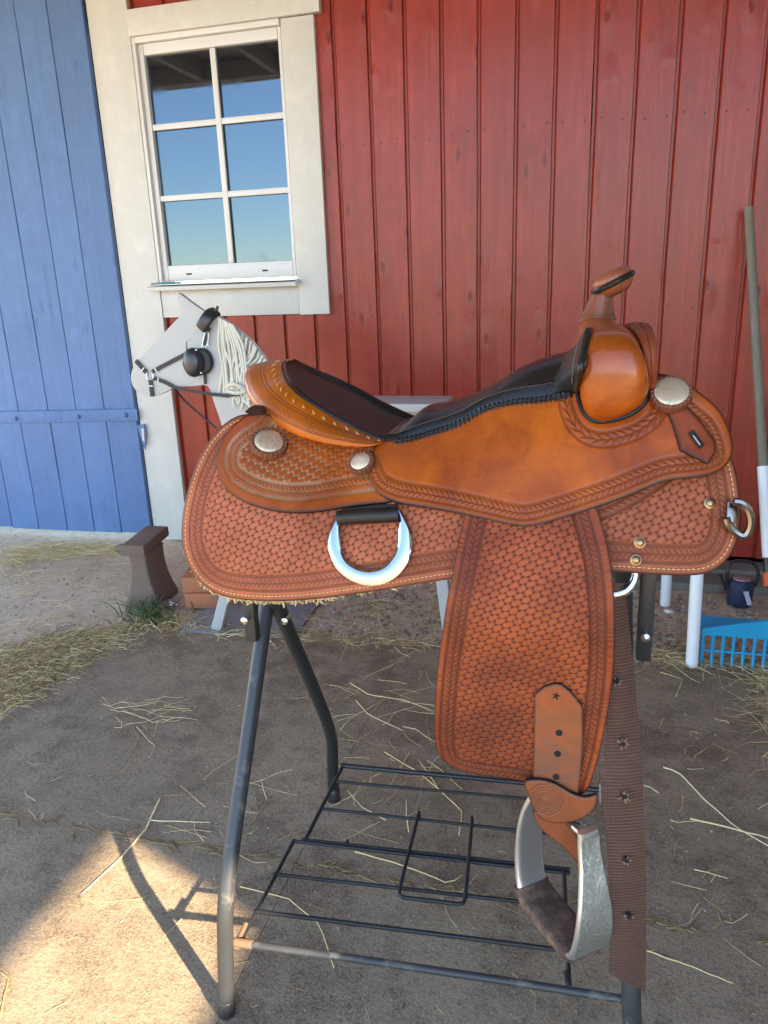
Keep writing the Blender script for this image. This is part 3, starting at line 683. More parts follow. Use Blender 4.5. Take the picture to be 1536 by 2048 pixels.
def leather(name, outline, off, thick, mat, tool=None, g=.00095, mirror=True, parent=None, it=2, stain=None, flare=0.0, edgew=.0014):
    pr = parent or saddle
    poly3 = drape(outline, off); poly = resample(chaikin(poly3[:, [0, 2]], it), .004, closed=True)
    def make(g, tool, mirrored):
        lo = poly.min(0) - 2 * g; hi = poly.max(0) + 2 * g
        ga = np.arange(lo[0], hi[0], g); gz = np.arange(lo[1], hi[1], g); na, nz = len(ga), len(gz)
        ins = np.zeros((nz, na), bool); q = np.roll(poly, -1, 0)
        for j, z in enumerate(gz):
            c = (poly[:, 1] > z) != (q[:, 1] > z)
            xs_ = np.sort((q[c, 0] - poly[c, 0]) * (z - poly[c, 1]) / (q[c, 1] - poly[c, 1]) + poly[c, 0])
            for k in range(0, len(xs_) - 1, 2): ins[j] |= (ga > xs_[k]) & (ga < xs_[k + 1])
        A, Z = np.meshgrid(ga, gz); A = A.ravel(); Z = Z.ravel(); ins = ins.ravel()
        D, Sx, NX, NZ = dist_poly(A, Z, poly, True); sd = np.where(ins, D, -D)
        ok = (sd > -.72 * g); snap = ok & (sd < .5 * g); A = np.where(snap, NX, A); Z = np.where(snap, NZ, Z); sd = np.maximum(sd, 0); sd[snap] = 0
        okg = ok.reshape(nz, na); cell = okg[:-1, :-1] & okg[:-1, 1:] & okg[1:, :-1] & okg[1:, 1:]
        sg = snap.reshape(nz, na); cell &= ~(sg[:-1, :-1] & sg[:-1, 1:] & sg[1:, :-1] & sg[1:, 1:])
        jj, ii = np.nonzero(cell); i0 = jj * na + ii; Q = np.stack([i0, i0 + 1, i0 + na + 1, i0 + na], 1)
        used = np.unique(Q); mp = np.full(na * nz, -1); mp[used] = np.arange(len(used)); Q = mp[Q]
        A, Z, sd, Sx = A[used], Z[used], sd[used], Sx[used]
        if tool: h, tv, sv = tool(A, Z, sd, Sx)
        else: h = np.zeros(len(A)); tv = np.ones(len(A)) * .9; sv = np.zeros(len(A))
        h = h - .0012 * np.exp(-(sd / .0016) ** 2); ev = np.exp(-(sd / edgew) ** 2) * .92
        fl = flare * np.exp(-(sd / .02) ** 2)
        nn = normal(A, Z); p = np.stack([A, BC - wbody(A, Z) - off, Z], 1) + nn * (h + fl)[:, None]
        e = np.sort(np.concatenate([Q[:, [0, 1]], Q[:, [1, 2]], Q[:, [2, 3]], Q[:, [3, 0]]]), 1)
        ed = np.concatenate([Q[:, [0, 1]], Q[:, [1, 2]], Q[:, [2, 3]], Q[:, [3, 0]]])
        key = e[:, 0].astype(np.int64) * 10 ** 7 + e[:, 1]; u, inv, cnt = np.unique(key, return_inverse=True, return_counts=True)
        be = ed[cnt[inv] == 1]; bv = np.unique(be); bm_ = np.full(len(A), -1); n0 = len(A); m_ = len(bv)
        bm_[bv] = np.arange(m_); top = p[bv]; bot = top - nn[bv] * thick
        V = np.vstack([p, top, bot]); Q2 = np.stack([be[:, 0], be[:, 1]], 1); t0 = bm_[Q2[:, 0]] + n0; t1 = bm_[Q2[:, 1]] + n0
        QQ = np.vstack([Q, np.stack([t1, t0, t0 + m_, t1 + m_], 1)])
        at = {'tool': np.r_[tv, np.ones(2 * m_)], 'edge': np.r_[ev, np.ones(2 * m_) * .92], 'stain': np.r_[sv, np.zeros(2 * m_)]}
        if mirrored: V = mir(V); QQ = QQ[:, ::-1].copy()
        return mk(name, W3(V), QQ, mat, pr, True, at)
    o = make(g, tool, False)
    if mirror: make(.005, None, True)
    return o, poly

# underlying bars and sheepskin so nothing is hollow
skirt_px = [(490, 824), (455, 840), (425, 868), (400, 908), (380, 958), (367, 1010), (361, 1062), (365, 1102), (378, 1137), (400, 1167), (430, 1188), (470, 1199), (540, 1204), (620, 1200), (700, 1190), (780, 1178), (850, 1166), (900, 1158), (1000, 1150), (1100, 1146), (1225, 1143), (1300, 1149), (1370, 1152), (1412, 1149), (1442, 1134), (1464, 1110), (1478, 1077), (1484, 1040), (1482, 1000), (1476, 958), (1468, 920), (1440, 880), (1380, 850), (1240, 960), (1130, 1000), (900, 980), (760, 950), (700, 930), (640, 880), (560, 826)]
def bord(px): return drape(px)[:, [0, 2]]
skirt_edge = resample(chaikin(bord(skirt_px[:35]), 2, False), .004)
def t_skirt(A, Z, sd, s_):
    d, s, _, _ = dist_poly(A, Z, skirt_edge, False)
    wv = weave(A, Z, .50, .0126, .0070); inside = np.clip((d - .0335) / .001, 0, 1)
    h = wv * .0014 * inside; t = np.where(inside > .5, .05 + .95 * np.clip(wv * 1.1, 0, 1), 1.0)
    inb, lob = braid(d, s, .0225, .0062, .0066); h = np.where(inb > 0, -.0010 + .0012 * lob, h); t = np.where(inb > .2, .25 + .5 * lob, t)
    for c in (.0125, .0145, .0302, .0322): gq = groove(d, c); h = h - .0009 * gq; t = t * (1 - .75 * gq)
    gq = groove(d, .0068, .0012); h -= .0006 * gq; t = t * (1 - .35 * gq)
    wear = .35 * np.exp(-(((A - AS - .36) / .09) ** 2 + ((Z - .80) / .09) ** 2)); return h, np.clip(t, 0, 1), wear
skirt, _ = leather('skirt', skirt_px, .0, .006, M['skirt'], t_skirt, edgew=.0030)
# stitching along the skirt edge
def inset(line, d):
    p = np.asarray(line); t = np.gradient(p, axis=0); t /= np.linalg.norm(t, axis=1)[:, None]; c = p.mean(0)
    n_ = np.stack([-t[:, 1], t[:, 0]], 1); s = np.sign(((c - p) * n_).sum(1)); s = np.where(np.median(s) > 0, 1, -1); return p + n_ * d * s
def stitches(name, line, off, mat, parent, spacing=.0054, ln=.0036, r=.0008):
    b = MB(); p = resample(line, spacing)
    for i in range(1, len(p) - 1):
        t = p[i + 1] - p[i - 1]; t = t / np.linalg.norm(t); e = onbody([p[i][0] - t[0] * ln / 2, p[i][0], p[i][0] + t[0] * ln / 2], [p[i][1] - t[1] * ln / 2, p[i][1], p[i][1] + t[1] * ln / 2], [off - .0003, off + .0006, off - .0003])
        b.tube(W3(e), [r * .6, r, r * .6], 5)
    o = b.build(name, mat, parent); return o
stitches('stitching', inset(skirt_edge, .0068), .0, M['stitch'], skirt)
# sheepskin under the skirt
fl = resample(inset(resample(skirt_edge, .006), .006), .0016); b = MB()
zb_ = min(q[1] for q in fl); keep = [q for q in fl if q[1] < zb_ + .055]
for q in keep:
    for k in range(9):
        a_, z_ = q + rng.normal(0, .0025, 2); L = rng.uniform(.003, .0085) * (1.5 if a_ < AS - .06 else .8); o1 = -.007 - rng.random() * .012
        p = onbody([a_, a_ + rng.normal(0, .002), a_ + rng.normal(0, .004)], [z_, z_ - L * .55, z_ - L], [o1, o1 + rng.normal(0, .002), o1 + rng.normal(0, .003)])
        b.tube(W3(p), [.0022, .0019, .0007], 5)
b.build('sheepskin_lining', M['fleece'], saddle, True)
lining_px = [(500, 840), (440, 880), (395, 960), (372, 1060), (385, 1130), (440, 1183), (540, 1197), (700, 1184), (900, 1152), (1100, 1140), (1300, 1143), (1410, 1143), (1455, 1110), (1475, 1040), (1465, 930), (1400, 860), (1240, 800), (1100, 800), (900, 870), (760, 890), (620, 860)]
leather('fleece_backing', lining_px, -.010, .010, M['fleece'], None, g=.004)

# rear housing with the round basket stamp
house_px = [(503, 824), (473, 845), (449, 870), (436, 905), (434, 940), (444, 969), (465, 991), (501, 1010), (542, 1021), (590, 1026), (639, 1023), (690, 1014), (744, 1007), (790, 1004), (800, 960), (770, 905), (750, 880), (650, 860), (560, 830)]
house_edge = resample(chaikin(bord(house_px[:14]), 2, False), .004)
def t_house(A, Z, sd, s_):
    d, s, _, _ = dist_poly(A, Z, house_edge, False)
    wv = weave(A, Z, .38, .0118, .0068, .6); inside = np.clip((d - .034) / .001, 0, 1)
    h = wv * .0017 * inside; t = np.where(inside > .5, np.clip(wv * 1.35 - .12, 0, 1), 1.0)
    inb, lob = braid(d, s, .0245, .0058, .0062); h = np.where(inb > 0, -.0010 + .0012 * lob, h); t = np.where(inb > .2, .50 + .45 * lob, t)
    for c in (.0150, .0172, .0318, .0335): gq = groove(d, c); h = h - .0009 * gq; t = t * (1 - .8 * gq)
    return h, np.clip(t, 0, 1), np.zeros(len(A))
house, _ = leather('rear_housing', house_px, .0075, .0065, M['housing'], t_house, flare=.002, edgew=.0026)

# fender
fend_px = [(935, 1000), (928, 1035), (917, 1082), (905, 1146), (895, 1195), (886, 1254), (876, 1326), (871, 1391), (868, 1456), (871, 1490), (882, 1518), (905, 1537), (954, 1550), (1003, 1556), (1048, 1563), (1090, 1585), (1150, 1595), (1175, 1584), (1192, 1537), (1208, 1472), (1222, 1391), (1229, 1326), (1231, 1244), (1227, 1163), (1218, 1098), (1205, 1049), (1192, 1005), (1130, 985), (1040, 985)]
fend_edge = resample(chaikin(bord(fend_px[:15]), 2, False), .004); fend_edge2 = resample(chaikin(bord(fend_px[17:27]), 2, False), .004)
def t_fend(A, Z, sd, s_):
    d1, s1, _, _ = dist_poly(A, Z, fend_edge, False); d2, s2, _, _ = dist_poly(A, Z, fend_edge2, False); k = d1 < d2; d = np.where(k, d1, d2); s = np.where(k, s1, s2)
    wv = weave(A, Z, .42, .0128, .0066); inside = np.clip((d - .0285) / .001, 0, 1)
    h = wv * .0013 * inside; t = np.where(inside > .5, .03 + .97 * np.clip(wv * 1.1, 0, 1), .95)
    inb, lob = braid(d, s, .0195, .0058, .0068); h = np.where(inb > 0, -.0010 + .0012 * lob, h); t = np.where(inb > .2, .2 + .55 * lob, t)
    for c in (.0098, .0118, .0262, .0280): gq = groove(d, c); h = h - .0009 * gq; t = t * (1 - .8 * gq)
    cr = np.where(d < .009, .00035 * np.sin(s / .0011 + 3 * np.sin(s * 140)) * np.sin(s * 37) ** 2, 0.0); h += cr; t += np.where(d < .009, cr * 500, 0)
    zc = (A.min() + A.max()) / 2
    c1, c2, c3 = drape([(975, 1445), (1010, 1330), (960, 1540)]); stn = .95 * np.exp(-(((A - c1[0]) / .055) ** 2 + ((Z - c1[2]) / .042) ** 2)) + .4 * np.exp(-(((A - c2[0]) / .07) ** 2 + ((Z - c2[2]) / .025) ** 2)) + .5 * np.exp(-((Z - c3[2]) / .02) ** 2) * np.clip((c3[0] + .08 - A) * 20, 0, 1)
    stn = np.clip(stn + .3 * np.sin(A * 31 + Z * 17) * np.sin(Z * 43 - A * 21) ** 2, 0, .88) * (1 - .3 * wv); return h, np.clip(t, 0, 1), stn
fender, _ = leather('fender', fend_px, .0145, .005, M['fender'], t_fend, flare=.0015)

# seat jockey: the big smooth piece
jock_px = [(752, 888), (742, 912), (734, 948), (744, 972), (762, 991), (798, 1006), (852, 1014), (907, 1023), (961, 1035), (1016, 1048), (1044, 1052), (1056, 1052), (1081, 1048), (1125, 1035), (1179, 1018), (1244, 996), (1299, 972), (1337, 958), (1380, 955), (1419, 950), (1446, 939), (1462, 919), (1467, 896), (1462, 868), (1448, 833), (1429, 808), (1402, 787), (1375, 765), (1348, 752), (1318, 746), (1290, 760), (1240, 780), (1149, 780), (1125, 790), (1081, 798), (1027, 803), (972, 816), (918, 846), (863, 864), (790, 879), (768, 880)]
jock_edge = resample(chaikin(bord(jock_px[2:29]), 2, False), .004)
lobe_px = [(1176, 664), (1161, 736), (1155, 770), (1158, 800), (1166, 822), (1178, 836), (1194, 843), (1212, 843), (1240, 837), (1262, 828), (1280, 816), (1294, 797), (1299, 776)]
swell_line = resample(chaikin(bord([(1139, 752)] + lobe_px[2:] + [(1309, 776)]), 2, False), .004)
def t_jock(A, Z, sd, s_):
    d, s, _, _ = dist_poly(A, Z, jock_edge, False); h = np.zeros(len(A)); t = np.ones(len(A))
    inb, lob = braid(d, s, .0195, .0056, .0068); h = np.where(inb > 0, -.0011 + .0013 * lob, h); t = np.where(inb > .2, .22 + .5 * lob, t)
    for c in (.0118, .0135, .0262, .0282): gq = groove(d, c); h = h - .0009 * gq; t = t * (1 - .6 * gq)
    d2, s2, _, _ = dist_poly(A, Z, swell_line, False); up = Z > .975
    inb, lob = braid(d2, s2, .0150, .0058, .0078); inb = np.where(up & (A < AS + .26), inb * 0 + inb, inb); h = np.where(inb > 0, -.0011 + .0013 * lob, h); t = np.where(inb > .2, .22 + .5 * lob, t)
    for c in (.0068, .0086, .0218, .0236): gq = groove(d2, c); h = h - .0009 * gq; t = t * (1 - .6 * gq)
    q1, q2, q3 = drape([(960, 900), (800, 905), (1050, 990)], .02); stn = .30 * np.exp(-(((A - q1[0]) / .05) ** 2 + ((Z - q1[2]) / .05) ** 2)) + .35 * np.exp(-(((A - q2[0]) / .05) ** 2 + ((Z - q2[2]) / .02) ** 2)) + .25 * np.exp(-(((A - q3[0]) / .03) ** 2 + ((Z - q3[2]) / .03) ** 2)) + .3 * np.exp(-(sd / .008) ** 2)
    return h, np.clip(t, 0, 1), stn
jockey, _ = leather('seat_jockey', jock_px, .0205, .006, M['jockey'], t_jock, flare=.0015, edgew=.0024)

# latigo keeper strap with a slot, on the front of the jockey
keep_px = [(1328, 812), (1345, 846), (1356, 880), (1361, 899), (1418, 928), (1433, 904), (1431, 880), (1404, 842), (1376, 812), (1350, 800)]
def t_plain(A, Z, sd, s_): return np.zeros(len(A)), np.where(sd < .003, .6, 1.0), .5 * np.exp(-(sd / .006) ** 2)
keeper, _ = leather('latigo_keeper', keep_px, .0262, .005, M['fender'], t_plain, g=.0014, it=0)
sl_ = drape([(1382, 864), (1404, 894)], .0285); MB().tube(W3(resample(sl_, n=4)), .0036, 8).build('slot', M['hole'], keeper)
sl_ = drape([(1386, 871), (1400, 890)], .032); MB().tube(W3(resample(sl_, n=4)), .0016, 6).build('slot_bar', M['nickel'], keeper)

# seat -----------------------------------------------------------------
st_px = [(588, 718, .003), (571, 727, .032), (573, 749, .065), (582, 767, .095), (600, 786, .115), (623, 803, .125), (663, 829, .130), (703, 851, .133), (744, 872, .138), (770, 880, .140),
         (792, 878, .138), (825, 868, .130), (863, 855, .122), (918, 836, .118), (972, 807, .115), (1027, 793, .115), (1081, 787, .115), (1125, 778, .118), (1152, 766, .12)]
E_ = np.vstack([SB([(x, y)], BC - w_)[0] for x, y, w_ in st_px])
sil = np.array([(700, 835), (760, 822), (793, 817), (830, 812), (863, 803), (918, 782), (972, 760), (1027, 733), (1081, 716), (1114, 708), (1150, 698), (1200, 690)], float)
dish = np.array([0, -.002, -.006, -.010, -.016, -.022, -.026, -.024, -.016, -.008] + [0.0] * 9)
for i in range(9, 19):
    w_ = st_px[i][2]; zz = E_[i][2]
    for _ in range(4): q = proj(np.array([[E_[i][0], BC, zz]]))[0]; zz = SB([(q[0], np.interp(q[0], sil[:, 0], sil[:, 1]))], BC)[0][2]
    d_ = zz - (E_[i][2] - ROLL * w_); dish[i] = d_ if i > 10 else (dish[i] + d_) / 2
dish[11:16] -= np.array([.004, .009, .012, .011, .004])
Ef = spline(np.hstack([E_, dish[:, None]]), 110)
def seat_pt(i, v):      # v: -1 near edge ... +1 far edge
    a, b, z, d = Ef[i]; w_ = BC - b; k = np.abs(v)
    prof = 1 - k ** 2.6 if d < 0 else np.where(v < 0, 1 - k ** 3.4, 1 - k ** 1.6)
    return np.stack([np.full_like(v, a), BC + v * w_, z - ROLL * (1 + v) * w_ + d * prof + .0055 * min(1, w_ / .06) ** 2 * np.clip(1 - ((k - .95) / .05) ** 2, 0, 1)], 1)
vv = np.linspace(-1, 1, 61); rings = []
for i in range(3, len(Ef)):
    r = seat_pt(i, vv); out = r[:1].copy(); q_ = min(1, (BC - Ef[i, 1]) / .06); out[0, 2] -= .006; out[0, 1] -= .003 * q_; o2 = out.copy(); o2[0, 2] -= .008; o2[0, 1] += .004 * q_
    rings.append(W3(np.vstack([o2, out, r, mir(out), mir(o2)])))
o = fixn(MB().loft(rings, False).build('seat', M['seatblack'], saddle, True, sharp=None)); seat = o
# suede pad
rings = []
for i in range(8, 64):
    wv = .84 * min(1, (i - 7) / 7) ** .5 * min(1, ((64 - i) / 14)) ** .5; v = np.linspace(-wv, wv, 41); r = seat_pt(i, v); r[:, 2] += .0022 * np.clip((1 - (np.abs(v) / max(wv, 1e-3)) ** 6), 0, 1) - .0004; rings.append(W3(r))
fixn(MB().loft(rings, False).build('seat_pad', M['suede'], seat, True, sharp=None))
# seat edge roll and black lacing
front = [i for i in range(len(Ef)) if Ef[i, 0] > E_[9, 0]]
er = np.array([seat_pt(i, np.array([-1.0]))[0] for i in front]); er[:, 2] -= .006; er[:, 1] -= .0035
MB().tube(W3(er), .0035, 8).build('edge_roll', M['seatblack'], seat); MB().tube(W3(mir(er)), .0035, 8).build('edge_roll', M['seatblack'], seat)
lac = drape([(795, 878), (830, 872), (863, 863), (918, 845), (972, 815), (1027, 801), (1081, 796), (1125, 789), (1149, 779)])[:, [0, 2]]
lac = resample(spline(lac, 120), .0058); b = MB()
for i in range(1, len(lac) - 1):
    t = lac[i + 1] - lac[i - 1]; t /= np.linalg.norm(t); nn = np.array([t[1], -t[0]])
    p = onbody([lac[i][0] - nn[0] * .004, lac[i][0] + nn[0] * .002, lac[i][0] + nn[0] * .0045 + t[0] * .001], [lac[i][1] - nn[1] * .004, lac[i][1] + nn[1] * .002, lac[i][1] + nn[1] * .0045 + t[1] * .001], [.022, .0228, .0205])
    b.tube(W3(p), [.0019, .0020, .0012], 6)
p = onbody(lac[:, 0], lac[:, 1], .0215); b.tube(W3(p), .0026, 6)
b.build('lacing', M['seatblack'], seat)
# fine seat stitch line
b = MB(); ln = np.array([seat_pt(i, np.array([-.965]))[0] for i in front[4:]]); ln[:, 2] += .0006; ln = resample(ln, .0042)
for i in range(len(ln) - 1): b.tube(W3(np.array([ln[i], ln[i] * .35 + ln[i + 1] * .65])), .0005, 4)
b.build('stitching', simple('grey_thread', (.13, .115, .10), .8), seat)

# cantle -----------------------------------------------------------------
NC = 90
rimN = np.array([Ef[np.argmin(np.abs(np.arange(110) / 109 * 18 - k)), :3] for k in np.linspace(9.0, 0, NC)])
rimN = np.array([spline(Ef[:, :3], 1)[0] if False else Ef[int(round(k / 18 * 109)), :3] for k in np.linspace(9.0, 0, NC)])
kk = np.linspace(9.0, 0, NC) / 18 * 109; rimN = np.stack([np.interp(kk, np.arange(110), Ef[:, i]) for i in range(3)], 1)
low_px = [(766, 884, .162), (744, 892, .170), (703, 893, .172), (647, 886, .170), (598, 872, .160), (550, 848, .136), (520, 824, .108), (499, 796, .072), (490, 760, .036), (494, 742, .002)]
low = np.vstack([SB([(x, y)], BC - w_)[0] for x, y, w_ in low_px]); lowN = spline(low, NC)
nv = 34; rings = []; vs_ = np.linspace(0, 1, nv); tl, ed, stv = [], [], []
arc = np.r_[0, np.cumsum(np.linalg.norm(np.diff(rimN, axis=0), axis=1))]
for side in (0, 1):
    pass
def cant_ring(i, lift=0.0, vq=None):
    R, L = rimN[i], lowN[i]; v = vs_ if vq is None else np.atleast_1d(vq); p = R + (L - R) * v[:, None]
    out = np.array([min(0, R[0] - AS + .02) * .8, R[1] - BC, 0]); out = out / (np.linalg.norm(out) + 1e-6)
    out = np.array([out[0], out[1], .25]); out /= np.linalg.norm(out); size = np.linalg.norm(L - R)
    p = p + out * (np.sin(math.pi * np.clip(v, 0, 1)) ** .75 * min(.016, size * .26) + lift)[:, None]; return p, out
ii = np.linspace(0, NC - 1, 260); ringsA = []; at_t = []
rimD, lowD = rimN, lowN
rimN = np.stack([np.interp(ii, np.arange(NC), rimD[:, k]) for k in range(3)], 1); lowN = np.stack([np.interp(ii, np.arange(NC), lowD[:, k]) for k in range(3)], 1)
arc = np.r_[0, np.cumsum(np.linalg.norm(np.diff(lowN, axis=0), axis=1))]; nv = 60; vs_ = np.linspace(0, 1, nv)
for i in range(260):
    size = np.linalg.norm(lowN[i] - rimN[i]); vq = vs_ * size          # distance from the rim
    frac = vs_; env = np.clip((size - .012) / .03, 0, 1)
    lo, hi = .40, .68; inb = (frac > lo) & (frac < hi); ph = arc[i] / .0042 - frac * 3.2; f = ph - math.floor(0) - np.floor(ph)
    lob = np.clip(np.sin(math.pi * f) * 1.2, 0, 1); h = np.where(inb, -.0010 + .0013 * lob, 0.0) * env; t = np.where(inb & (env > .1), .2 + .65 * lob, 1.0)
    for c in (.30, .36, .70, .75): gq = np.exp(-((frac - c) * size / .0010) ** 2) * env; h = h - .0010 * gq; t = t * (1 - .85 * gq)
    p, out = cant_ring(i, h); p2 = p[-1:] + np.array([[0.012, 0, -.004]]) * 0; inn = p[-1:] - out * .012 + np.array([0, 0, .001]); inn2 = p[-1:] - out * .035 + np.array([0, 0, .006])
    ringsA.append(np.vstack([p, inn, inn2])); at_t.append(np.r_[t, 1, .6])
m_ = nv + 2; V = np.array(ringsA).reshape(-1, 3); tA = np.array(at_t).ravel()
j, i = np.meshgrid(np.arange(m_ - 1), np.arange(259)); i0 = (i * m_ + j).ravel(); Q = np.stack([i0, i0 + 1, i0 + m_ + 1, i0 + m_], 1)
z0_ = np.zeros(len(V)); cnt = mk('cantle', W3(V), Q, M['cantle'], saddle, True, {'tool': tA, 'edge': z0_, 'stain': z0_}); fixn(cnt)
cnt2 = mk('cantle', W3(mir(V)), Q[:, ::-1].copy(), M['cantle'], saddle, True, {'tool': tA, 'edge': z0_, 'stain': z0_}); fixn(cnt2)
b = MB(); s_ = 0.006
ra = np.r_[0, np.cumsum(np.linalg.norm(np.diff(rimN, axis=0), axis=1))]
while s_ < ra[-1] - .002:
    i = int(np.searchsorted(ra, s_)); size = np.linalg.norm(lowN[i] - rimN[i]); v0 = min(.45, .0085 / size)
    a1, out = cant_ring(min(i + 2, 259), .0006, [v0 * .8]); a0, _ = cant_ring(max(i - 3, 0), .0006, [v0 * 1.35]); mid = (a0 + a1) / 2 + out * .0012
    b.tube(W3(np.vstack([a0, mid, a1])), [.0008, .0018, .0008], 6); s_ += .0158
b.build('rim_lacing', simple('pale_lacing', (.46, .20, .06), .6), cnt)
rp = np.array([cant_ring(i, .001, [.02])[0][0] for i in range(0, 246, 4)]); MB().tube(W3(rp), np.r_[np.full(len(rp) - 8, .0022), np.linspace(.0022, .0008, 8)], 6).build('rim_welt', M['seatblack'], cnt); MB().tube(W3(mir(rp)), .0022, 6).build('rim_welt', M['seatblack'], cnt2)
# back strap piece showing under the cantle tail
bp = drape([(487, 824), (500, 813), (520, 816), (530, 828), (505, 832)], .012); o = fixn(MB().prism(W3(bp), FW * .02).build('tail_tab', M['darkleather'], saddle, False)); bevel_obj(o, .002)

# swell -----------------------------------------------------------------
near_a = lambda px, w_: SB([(px, 760)], BC - w_)[0][0]
cols = [(w_, y, (l + r) / 2, (r - l) / 2) for w_, y, l, r in ((.176, 844, 1200, 1212), (.184, 838, 1179, 1239), (.190, 827, 1168, 1266), (.195, 809, 1161, 1290), (.199, 780, 1157, 1301), (.200, 745, 1158, 1300), (.196, 712, 1162, 1294), (.186, 686, 1167, 1286), (.168, 666, 1170, 1279), (.140, 654, 1166, 1269), (.105, 647, 1161, 1258), (.07, 641, 1158, 1246), (.035, 636, 1158, 1236), (.0, 634, 1159, 1232))]
ctl = []
for w_, y, x, hw in cols:
    c = SB([(x, y)], BC - w_)[0]; r = SB([(x + hw, y)], BC - w_)[0]; ctl.append([c[0], BC - w_, c[2], r[0] - c[0]])
ctl = spline(np.array(ctl), 70); full = np.vstack([ctl, mir(ctl[::-1][1:])])
angs = np.interp(np.linspace(0, 13, 70), range(14), [0, 0, 0, 0, 2, 8, 18, 34, 54, 70, 80, 85, 88, 90])
angs = np.radians(np.r_[angs, 180 - angs[::-1][1:]]); rings = []
for i in range(len(full)):
    a, b_, z, hw = full[i]; nrm = np.array([0, -math.cos(angs[i]), math.sin(angs[i])])
    th = .030; ring = []
    for k in range(40):
        an = 2 * math.pi * k / 40; ca, sa = math.cos(an), math.sin(an); e = .60
        x = math.copysign(abs(ca) ** e, ca) * hw; y = math.copysign(abs(sa) ** .55, sa) * th - th
        ring.append([a + x + (0 if sa > 0 else 0), b_ + nrm[1] * y, z + nrm[2] * y])
    rings.append(W3(np.array(ring)))
nr = len(rings) * 40
sw = MB().loft(rings, True, True); o = mk('swell', sw.v, sw.f, M['swell'], saddle, True, {'tool': np.ones(nr), 'edge': np.zeros(nr), 'stain': np.array([.28 * math.exp(-((full[i // 40][2] - 1.02) / .02) ** 2) for i in range(nr)])}); fixn(o); swell = o
wl = drape(lobe_px[1:], .0225); wl = spline(wl, 50); MB().tube(W3(wl), .0030, 8).build('welt', M['seatblack'], swell); MB().tube(W3(mir(wl)), .0030, 8).build('welt', M['seatblack'], swell)
# gullet cover at the front of the swell
gc = [(w_, y, (l + r) / 2, (r - l) / 2) for w_, y, l, r in ((.165, 778, 1292, 1312), (.172, 750, 1292, 1314), (.173, 715, 1288, 1314), (.167, 690, 1282, 1313), (.153, 672, 1275, 1310), (.128, 660, 1266, 1305), (.09, 654, 1258, 1301), (.045, 652, 1254, 1298), (.0, 651, 1250, 1296))]
ctl2 = []
for w_, y, x, hw in gc:
    c = SB([(x, y)], BC - w_)[0]; r = SB([(x + hw, y)], BC - w_)[0]; ctl2.append([c[0], BC - w_, c[2], r[0] - c[0]])
ctl2 = spline(np.array(ctl2), 60); full2 = np.vstack([ctl2, mir(ctl2[::-1][1:])]); R2 = []; T2 = []
tan = np.gradient(full2[:, :3], axis=0); al = np.r_[0, np.cumsum(np.linalg.norm(np.diff(full2[:, :3], axis=0), axis=1))]
for i in range(len(full2)):
    a, b_, z, hw = full2[i]; t = tan[i].copy(); t[0] = 0; t /= np.linalg.norm(t) + 1e-9; s1 = 1 if i < len(full2) / 2 else -1
    nrm = np.array([0, -abs(t[2]) * s1, abs(t[1])]); q = np.linspace(-1, 1, 25); prof = np.sqrt(np.clip(1 - np.abs(q) ** 6, 0, 1)) * .004
    inb, lob = braid(q * hw, np.full(25, al[i]), 0.0, hw * .5, .006); h = np.where(inb > 0, -.0006 + .0010 * lob, 0); tt = np.where(inb > .2, .4 + .5 * lob, 1.0)
    for c in (-.68, .68): gq = np.exp(-((q - c) / .08) ** 2); h -= .0006 * gq; tt *= 1 - .6 * gq
    up = np.stack([a + q * hw, b_ + nrm[1] * (prof + h), z + nrm[2] * (prof + h)], 1); dn = np.stack([a + q[::-1] * hw, b_ - nrm[1] * .014 + 0 * q, z - nrm[2] * .014 + 0 * q], 1)
    R2.append(W3(np.vstack([up, dn]))); T2.append(np.r_[tt, np.ones(25)])
gb_ = MB().loft(R2, True, True); T2 = np.array(T2).ravel(); o = mk('gullet_cover', gb_.v, gb_.f, M['darkleather'] if False else M['fender'], saddle, True, {'tool': T2, 'edge': T2 * 0, 'stain': T2 * 0 + .15}, sharp=50); fixn(o)

# black seat leather running up behind the swell, one ear each side
Le = spline(np.vstack([SB([q[:2]], BC - q[2])[0] for q in ((1112, 708, .02), (1098, 738, .05), (1086, 766, .080), (1076, 790, .098))]), 16)
Re = spline(np.vstack([SB([q[:2]], BC - q[2])[0] for q in ((1172, 655, .152), (1168, 690, .180), (1160, 735, .200), (1154, 780, .165))]), 16)
rows = []
for i in range(16):
    q = np.linspace(0, 1, 18)[:, None]; p = Le[i] + (Re[i] - Le[i]) * q; sag = np.sin(math.pi * q[:, 0]); p[:, 2] -= sag * .010 * (1 - i / 15); p[:, 1] += sag * .006; p[:, 0] += sag * .002; rows.append(np.vstack([p, Re[i] + np.array([[.007, .004, 0]])]))
rows = [r + np.array([[.002, .007, -.002]]) for r in rows[:1]] + rows
fixn(MB().loft([W3(r) for r in rows], False).build('seat_ear', M['seatblack'], seat, True, sharp=None)); fixn(MB().loft([W3(mir(r)) for r in rows], False).build('seat_ear', M['seatblack'], seat, True, sharp=None))
ew2 = spline(np.vstack([SB([q], BC - w_ - .003)[0] for q, w_ in zip([(1176, 662), (1168, 700), (1160, 738), (1154, 779)], (.155, .182, .203, .170))]), 24); MB().tube(W3(ew2), .0042, 8).build('ear_binding', M['seatblack'], seat); MB().tube(W3(mir(ew2)), .0042, 8).build('ear_binding', M['seatblack'], seat)
lnE = spline(np.vstack([SB([q], BC - w_ - .012)[0] for q, w_ in zip([(1160, 668), (1152, 700), (1146, 735), (1144, 768)], (.135, .158, .172, .155))]), 30); b = MB()
for i in range(len(lnE) - 1): b.tube(W3(np.array([lnE[i], lnE[i] * .35 + lnE[i + 1] * .65])), .0006, 4)
